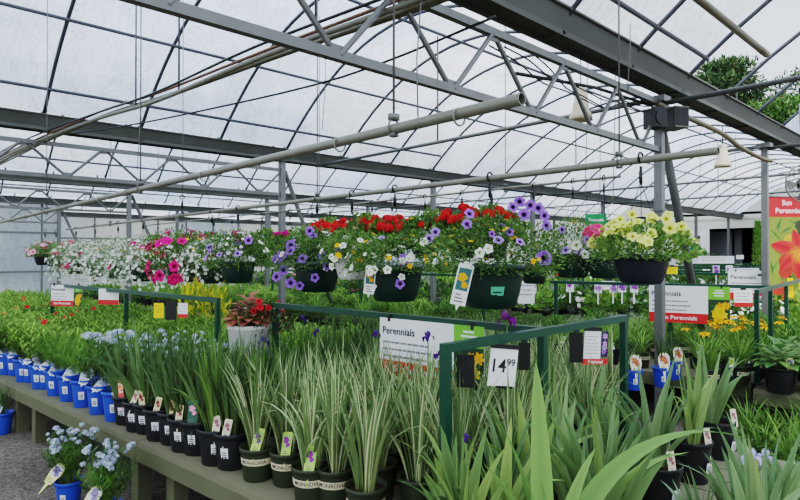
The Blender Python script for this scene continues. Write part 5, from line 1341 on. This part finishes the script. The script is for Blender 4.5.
def perennial_sign(label, loc, rz, W, H, red_txt='Sun Perennials', mir=False):
    o = sign('bench_sign', label, 'sign', loc, rz); wf = W*.74
    panel(o, 'panel', 0, -H/2, W, H, WHITE)
    panel(o, 'header_strip', wf/2-W/2, -H+.05*H/.38, wf, .1*H/.38, RED, -.0012)
    lettering(o, 'Perennials', H*.18, INK, -W/2+W*.03, -H*.22, align='LEFT')
    smudge_lines(o, -W/2+W*.04, -H*.42, 3, wf*.72, H*.12)
    lettering(o, red_txt, H*.16, WHITE, -W/2+wf*.5, -H+.05*H/.38)
    panel(o, 'green_panel', W/2-(W-wf)/2, -H*.17, W-wf, H*.34, LIME, -.0014)
    for i, q in enumerate((.6, .85, .7)): panel(o, 'text_line', W/2-(W-wf)/2, -H*(.10+.07*i), (W-wf)*.6*q, H*.03, WHITE, -.0035, .0008)
    picture(o, W/2-(W-wf)/2, -H*.67, W-wf, H*.66, S(38, 70, 40), [S(252, 200, 30), S(250, 176, 20), S(255, 214, 70)], 9, H*.13, 5)
    for x in (-W*.4, W*.4):
        m = MB(); m.box((x, 0, .0), (.02, .008, .04)); child('clip', m.mesh('clip', BLACK, False), o)
    return o
RZS = atan2(-.993, .119)
def along(a, b, f): return Vector((a[0]+(b[0]-a[0])*f, a[1]+(b[1]-a[1])*f, 0))
p = along(T_, C_, .315); perennial_sign('white perennials sign with yellow flower panel hanging on the front bench rail', (p.x-.024, p.y, 1.215), RZS, .74, .34)
p = along((6.2, 3.9), (6.92, 1.72), 0.66); perennial_sign('long white perennials sign with yellow flowers on the middle bench, behind the post', (p.x-.03, p.y, 1.245), atan2(-2.18, .72)+.0, .80, .41)
p = world(768, 8.6, 271); perennial_sign('white perennials sign partly hidden by second post, on the rail behind', p, RZS+.1, 1.05, .46)
p = bp(.95, 7.55); perennial_sign('small white and green sign at the left end of the far front-bench rail', (p.x, p.y, 1.235), RZS+.5, .42, .25)
o = sign('bench_sign', 'white sign with red foot right of the small white and green sign', 'sign', bp(.95, 6.4, 1.235), RZS+.5); panel(o, 'panel', 0, -.08, .24, .16, WHITE); panel(o, 'header_strip', 0, -.14, .24, .05, RED, -.002); 
# price sign
o = sign('price_sign', 'white price card reading 14.99 in a black holder on the front rail', 'sign', (2.055, 1.53, 1.20), -.42, radians(7))
panel(o, 'card', 0, -.10, .135, .165, WHITE); lettering(o, '14', .082, INK, -.026, -.095); lettering(o, '99', .045, INK, .036, -.078)
panel(o, 'holder', 0, -.008, .14, .018, BLACK, -.001, .012); panel(o, 'holder', .015, -.185, .08, .010, BLACK, -.001, .01); panel(o, 'bracket', -.02, .012, .05, .03, GREENSTEEL, .01, .012)
o = sign('sign_holder', 'black empty card holder hanging left of the price card', 'sign', (1.87, 1.60, 1.19), -.9); panel(o, 'holder', 0, -.09, .075, .14, BLACK, 0, .008); panel(o, 'bracket', 0, .0, .03, .03, GREENSTEEL, 0, .01)
o = sign('sign_holder', 'black card holder hanging right of the price card', 'sign', (2.30, 1.60, 1.19), -.9); panel(o, 'holder', 0, -.08, .055, .13, BLACK, 0, .008); panel(o, 'bracket', 0, .0, .03, .03, GREENSTEEL, 0, .01)
p = world(601, 3.05, 327); o = sign('price_sign', 'small white information card with red foot near the right end of the front rail', 'sign', (p.x, 1.55, 1.205), -.5, radians(3))
panel(o, 'card', 0, -.10, .10, .16, WHITE); panel(o, 'red_foot', .02, -.185, .155, .03, RED, -.002); smudge_lines(o, -.04, -.05, 6, .08, .018); panel(o, 'holder', 0, -.01, .1, .02, BLACK, -.001, .01); lettering(o, 'National', .026, WHITE, .02, -.186); picture(o, .072, -.09, .04, .14, S(60, 40, 80), [S(150, 110, 190), S(190, 160, 210)], 4, .02, 8)
p = world(590, 3.0, 327); o = sign('sign_holder', 'black card holder hanging just left of the small information card', 'sign', (p.x, 1.60, 1.19), -.9); panel(o, 'holder', 0, -.09, .07, .16, BLACK, 0, .008); panel(o, 'bracket', 0, .0, .03, .03, GREENSTEEL, 0, .01)
# small cards on the farther rails
def card(px, py, t, w, h, mat, label, rz=-.8, foot=None, txt=None):
    o = sign('price_sign', label, 'sign', world(px, t, py), rz); panel(o, 'card', 0, -h/2, w, h, mat)
    if foot: panel(o, 'foot', 0, -h*.88, w, h*.24, foot, -.002)
    smudge_lines(o, -w*.4, -h*.2, 3, w*.8, h*.2, INK if mat == YELLOW else GREY, -.0025, int(px)); panel(o, 'clip', 0, .015, w*.3, .03, BLACK, 0, .006); return o
card(159, 303, 5.0, .095, .13, YELLOW, 'yellow price card on the far front-bench rail', -.95)
card(183, 303, 4.75, .09, .12, WHITE, 'white card with red foot right of the yellow price card', -1.0, RED)
o = sign('sign_holder', 'black card holder between yellow and white cards on the far rail', 'sign', world(171, 4.88, 300), -.9); panel(o, 'holder', 0, -.09, .1, .16, BLACK, 0, .008)
card(743, 290, 6.55, .20, .19, WHITE, 'small white card with red foot overlapping the second post sign', -.85, RED)
card(672, 267, 9.0, .17, .11, YELLOW, 'yellow card on the distant rail right of the navy basket', -.8)
card(790, 278, 7.0, .07, .24, YELLOW, 'narrow yellow card on the rail at the right edge', -.8)
card(608, 281, 9.4, .22, .14, WHITE, 'white card on a distant rail under the purple and yellow basket', -.8)
for i, (px, py, t, w, h, m, nmx) in enumerate(((716, 256, 13, .8, .17, WHITE, 'long white sign on a far rail under the dark opening'), (698, 258, 13.5, .35, .13, WHITE, 'short white sign on a far rail left of the long one'), (740, 255, 14, .18, .1, WHITE, 'small white sign on a far rail right of the long one'), (744, 268, 9.8, .5, .12, WHITE, 'white strip sign on the rail above the second perennials sign'), (526, 281, 7.6, .22, .3, WHITE, 'white and purple packet display right of the largest basket'), (560, 262, 12, .3, .12, RED, 'red sign strip behind the rear baskets'))): card(px, py, t, w, h, m, nmx)
for i, (px, py, t) in enumerate(((622, 287, 8.6), (613, 287, 8.7), (634, 287, 8.5), (598, 288, 8.8), (570, 287, 9), (645, 268, 9), (716, 270, 10), (729, 270, 9.9), (523, 288, 8.4), (532, 288, 8.3))):
    o = sign('display_tag', 'small purple pansy picture tag standing among distant plants' if i < 6 else 'purple and white flower tag on distant bench, among several', 'tag', world(px, t, py), -.75); o['group'] = 'distant pansy tags' if i < 6 else 'distant purple tags'
    picture(o, 0, 0, .12, .16, S(232, 230, 240), [S(140, 80, 180), S(180, 130, 200)], 3, .05, i); m = MB(); m.box((0, .002, -.15), (.02, .003, .2)); child('stake', m.mesh('stake', WHITE, False), o)
# Sun Perennials banner
t = 8.3; p = world(769, t, 197); rb = atan2(RV[1], RV[0])+.05; o = sign('hanging_banner', 'tall red banner with red lily picture hanging at the right edge', 'banner', p, rb)
BW = .98; BH = 1.5
panel(o, 'panel', BW/2, -BH/2, BW, BH, WHITE); panel(o, 'header', BW/2, -.145, BW, .29, RED, -.003)
lettering(o, 'Sun', .105, WHITE, .27, -.085, -.006); lettering(o, 'Perennials', .105, WHITE, .31, -.20, -.006)
picture(o, BW/2, -.29-(BH-.29)/2, BW, BH-.29, S(120, 132, 58), [S(216, 120, 44), S(200, 60, 44), S(96, 120, 50), S(206, 160, 60), S(60, 70, 40)], 18, .2, 21, 3, -.003)
m = MB(); rnd = random.Random(4)
for k in range(6):
    a = .45+2*pi*k/6; L = .42 if k % 2 == 0 else .36; wd = .11 if k % 2 == 0 else .08; cx, cz = .43, -.83; vs = []; cs = []
    for i in range(9):
        u = i/8; w2 = wd*sin(pi*min(.97, u*.9+.05)); q = (cx+cos(a+.25*u)*L*u, cz+sin(a+.25*u)*L*u); nx, nz = -sin(a), cos(a)
        for j, e in enumerate((-1, 0, 1)):
            vs.append((min(max(q[0]+nx*w2*e, .005), BW-.005), -.0085-.0002*k-.0001*(j == 1), q[1]+nz*w2*e)); cs.append(mixc(S(246, 180, 50), S(200, 26, 34), min(1, u*3)) if j == 1 else mixc(S(232, 84, 50), S(222, 50, 54), u))
    fs = []
    for i in range(8): b0 = i*3; fs += [(b0, b0+1, b0+4, b0+3), (b0+1, b0+2, b0+5, b0+4)]
    m.add(vs, fs, cs)
child('lily_picture', m.mesh('lily_picture', PRINT, False), o)
m = MB(); m.tube([(-.02, 0, .005), (BW+.02, 0, .005)], .014, 8)
for x in (.05, BW-.05): m.tube([(x, 0, .01), (x, 0, 3.05-p.z)], .003, 5)
child('hanging_bar', m.mesh('hanging_bar', GALV), o)
# green Tropicals sign
p = world(596, 11.5, 214); o = sign('hanging_sign', 'green hanging sign reading Tropicals behind the rear baskets', 'sign', p, rb); panel(o, 'panel', 0, -.12, .44, .24, SIGNGREEN); lettering(o, 'Tropicals', .085, WHITE, 0, -.12, -.004)
m = MB(); [m.tube([(x, 0, 0), (x, 0, 3.1-p.z)], .005, 5) for x in (-.18, .18)]; child('cord', m.mesh('cord', BLACK), o)
# poster of a gardener on the end wall
y0, y1 = 9.05, 10.15; o = sign('poster', 'large poster of a person in a green shirt left of the dark opening', 'poster', (XEND-.14, (y0+y1)/2-.02, 1.95), -pi/2)
panel(o, 'panel', 0, 0, 1.3, 1.45, WHITE)
m = MB()
def ell(cx, cz, rx, rz_, c, yy, n=20): m.add([(cx+rx*cos(2*pi*i/n), yy, cz+rz_*sin(2*pi*i/n)) for i in range(n)], [tuple(range(n))], c)
ell(-.35, .15, .25, .3, S(170, 206, 150), -.004); ell(.05, -.28, .5, .24, S(30, 112, 70), -.006); ell(.12, -.1, .2, .22, S(30, 112, 70), -.007); ell(.14, .26, .13, .16, S(206, 160, 132), -.008); ell(.14, .37, .15, .1, S(60, 44, 36), -.009); ell(-.2, -.5, .4, .14, S(150, 60, 60), -.010); ell(.3, -.52, .3, .12, S(80, 130, 60), -.011)
child('picture', m.mesh('picture', PRINT, False), o)
bpy.context.view_layer.update()
# remove the prototypes themselves
for r0 in list(PR.values()):
    for c in list(KIDS.get(r0.name, [])):
        for g in list(KIDS.get(c.name, [])): bpy.data.objects.remove(g)
        bpy.data.objects.remove(c)
    bpy.data.objects.remove(r0)
print('counts', cnt, nfar, len(bpy.data.objects))
# ------------------------------------------------------------------ light and camera
w = bpy.data.worlds.new('sky'); bpy.context.scene.world = w; w.use_nodes = True
nt = w.node_tree; nt.nodes.clear()
out = nt.nodes.new('ShaderNodeOutputWorld'); bg = nt.nodes.new('ShaderNodeBackground')
tc = nt.nodes.new('ShaderNodeTexCoord'); sp = nt.nodes.new('ShaderNodeSeparateXYZ'); cr = nt.nodes.new('ShaderNodeValToRGB')
nt.links.new(tc.outputs['Generated'], sp.inputs[0]); nt.links.new(sp.outputs['Z'], cr.inputs[0])
e = cr.color_ramp.elements; e[0].position = 0.0; e[0].color = (.78, .84, .91, 1); e[1].position = .55; e[1].color = (.66, .76, .92, 1)
nt.links.new(cr.outputs[0], bg.inputs[0]); bg.inputs[1].default_value = 1.15; nt.links.new(bg.outputs[0], out.inputs[0])
L = bpy.data.lights.new('sun', 'SUN'); L.energy = 3.0; L.angle = radians(25); L.color = (1, .97, .92)
lo = bpy.data.objects.new('sun', L); C.objects.link(lo); lo.rotation_euler = (radians(28), radians(-22), 0); lo.location = (0, 0, 20)
cam = bpy.data.cameras.new('camera'); co = bpy.data.objects.new('camera', cam); C.objects.link(co)
cam.sensor_width = 36; cam.lens = F/800*36; cam.clip_end = 300; cam.clip_start = .05
co.location = (0, 0, CAMZ); co.rotation_euler = (radians(90+.4), 0, -atan2(D[0], D[1]))
bpy.context.scene.camera = co
sc = bpy.context.scene
sc.view_settings.view_transform = 'Standard'; sc.view_settings.look = 'None'; sc.view_settings.exposure = 0.0
vs = sc.view_settings; vs.use_curve_mapping = True; cm = vs.curve_mapping; c = cm.curves[3]
for x, y in ((.0115, .020), (.0345, .104), (.086, .305), (.17, .485), (.344, .635), (.57, .735), (.8, .81)): c.points.new(x, y)
c.points[-1].location = (1, .86); cm.white_level = (1.74, 1.74, 1.74); cm.update()
sc.cycles.transparent_max_bounces = 16; sc.cycles.max_bounces = 8
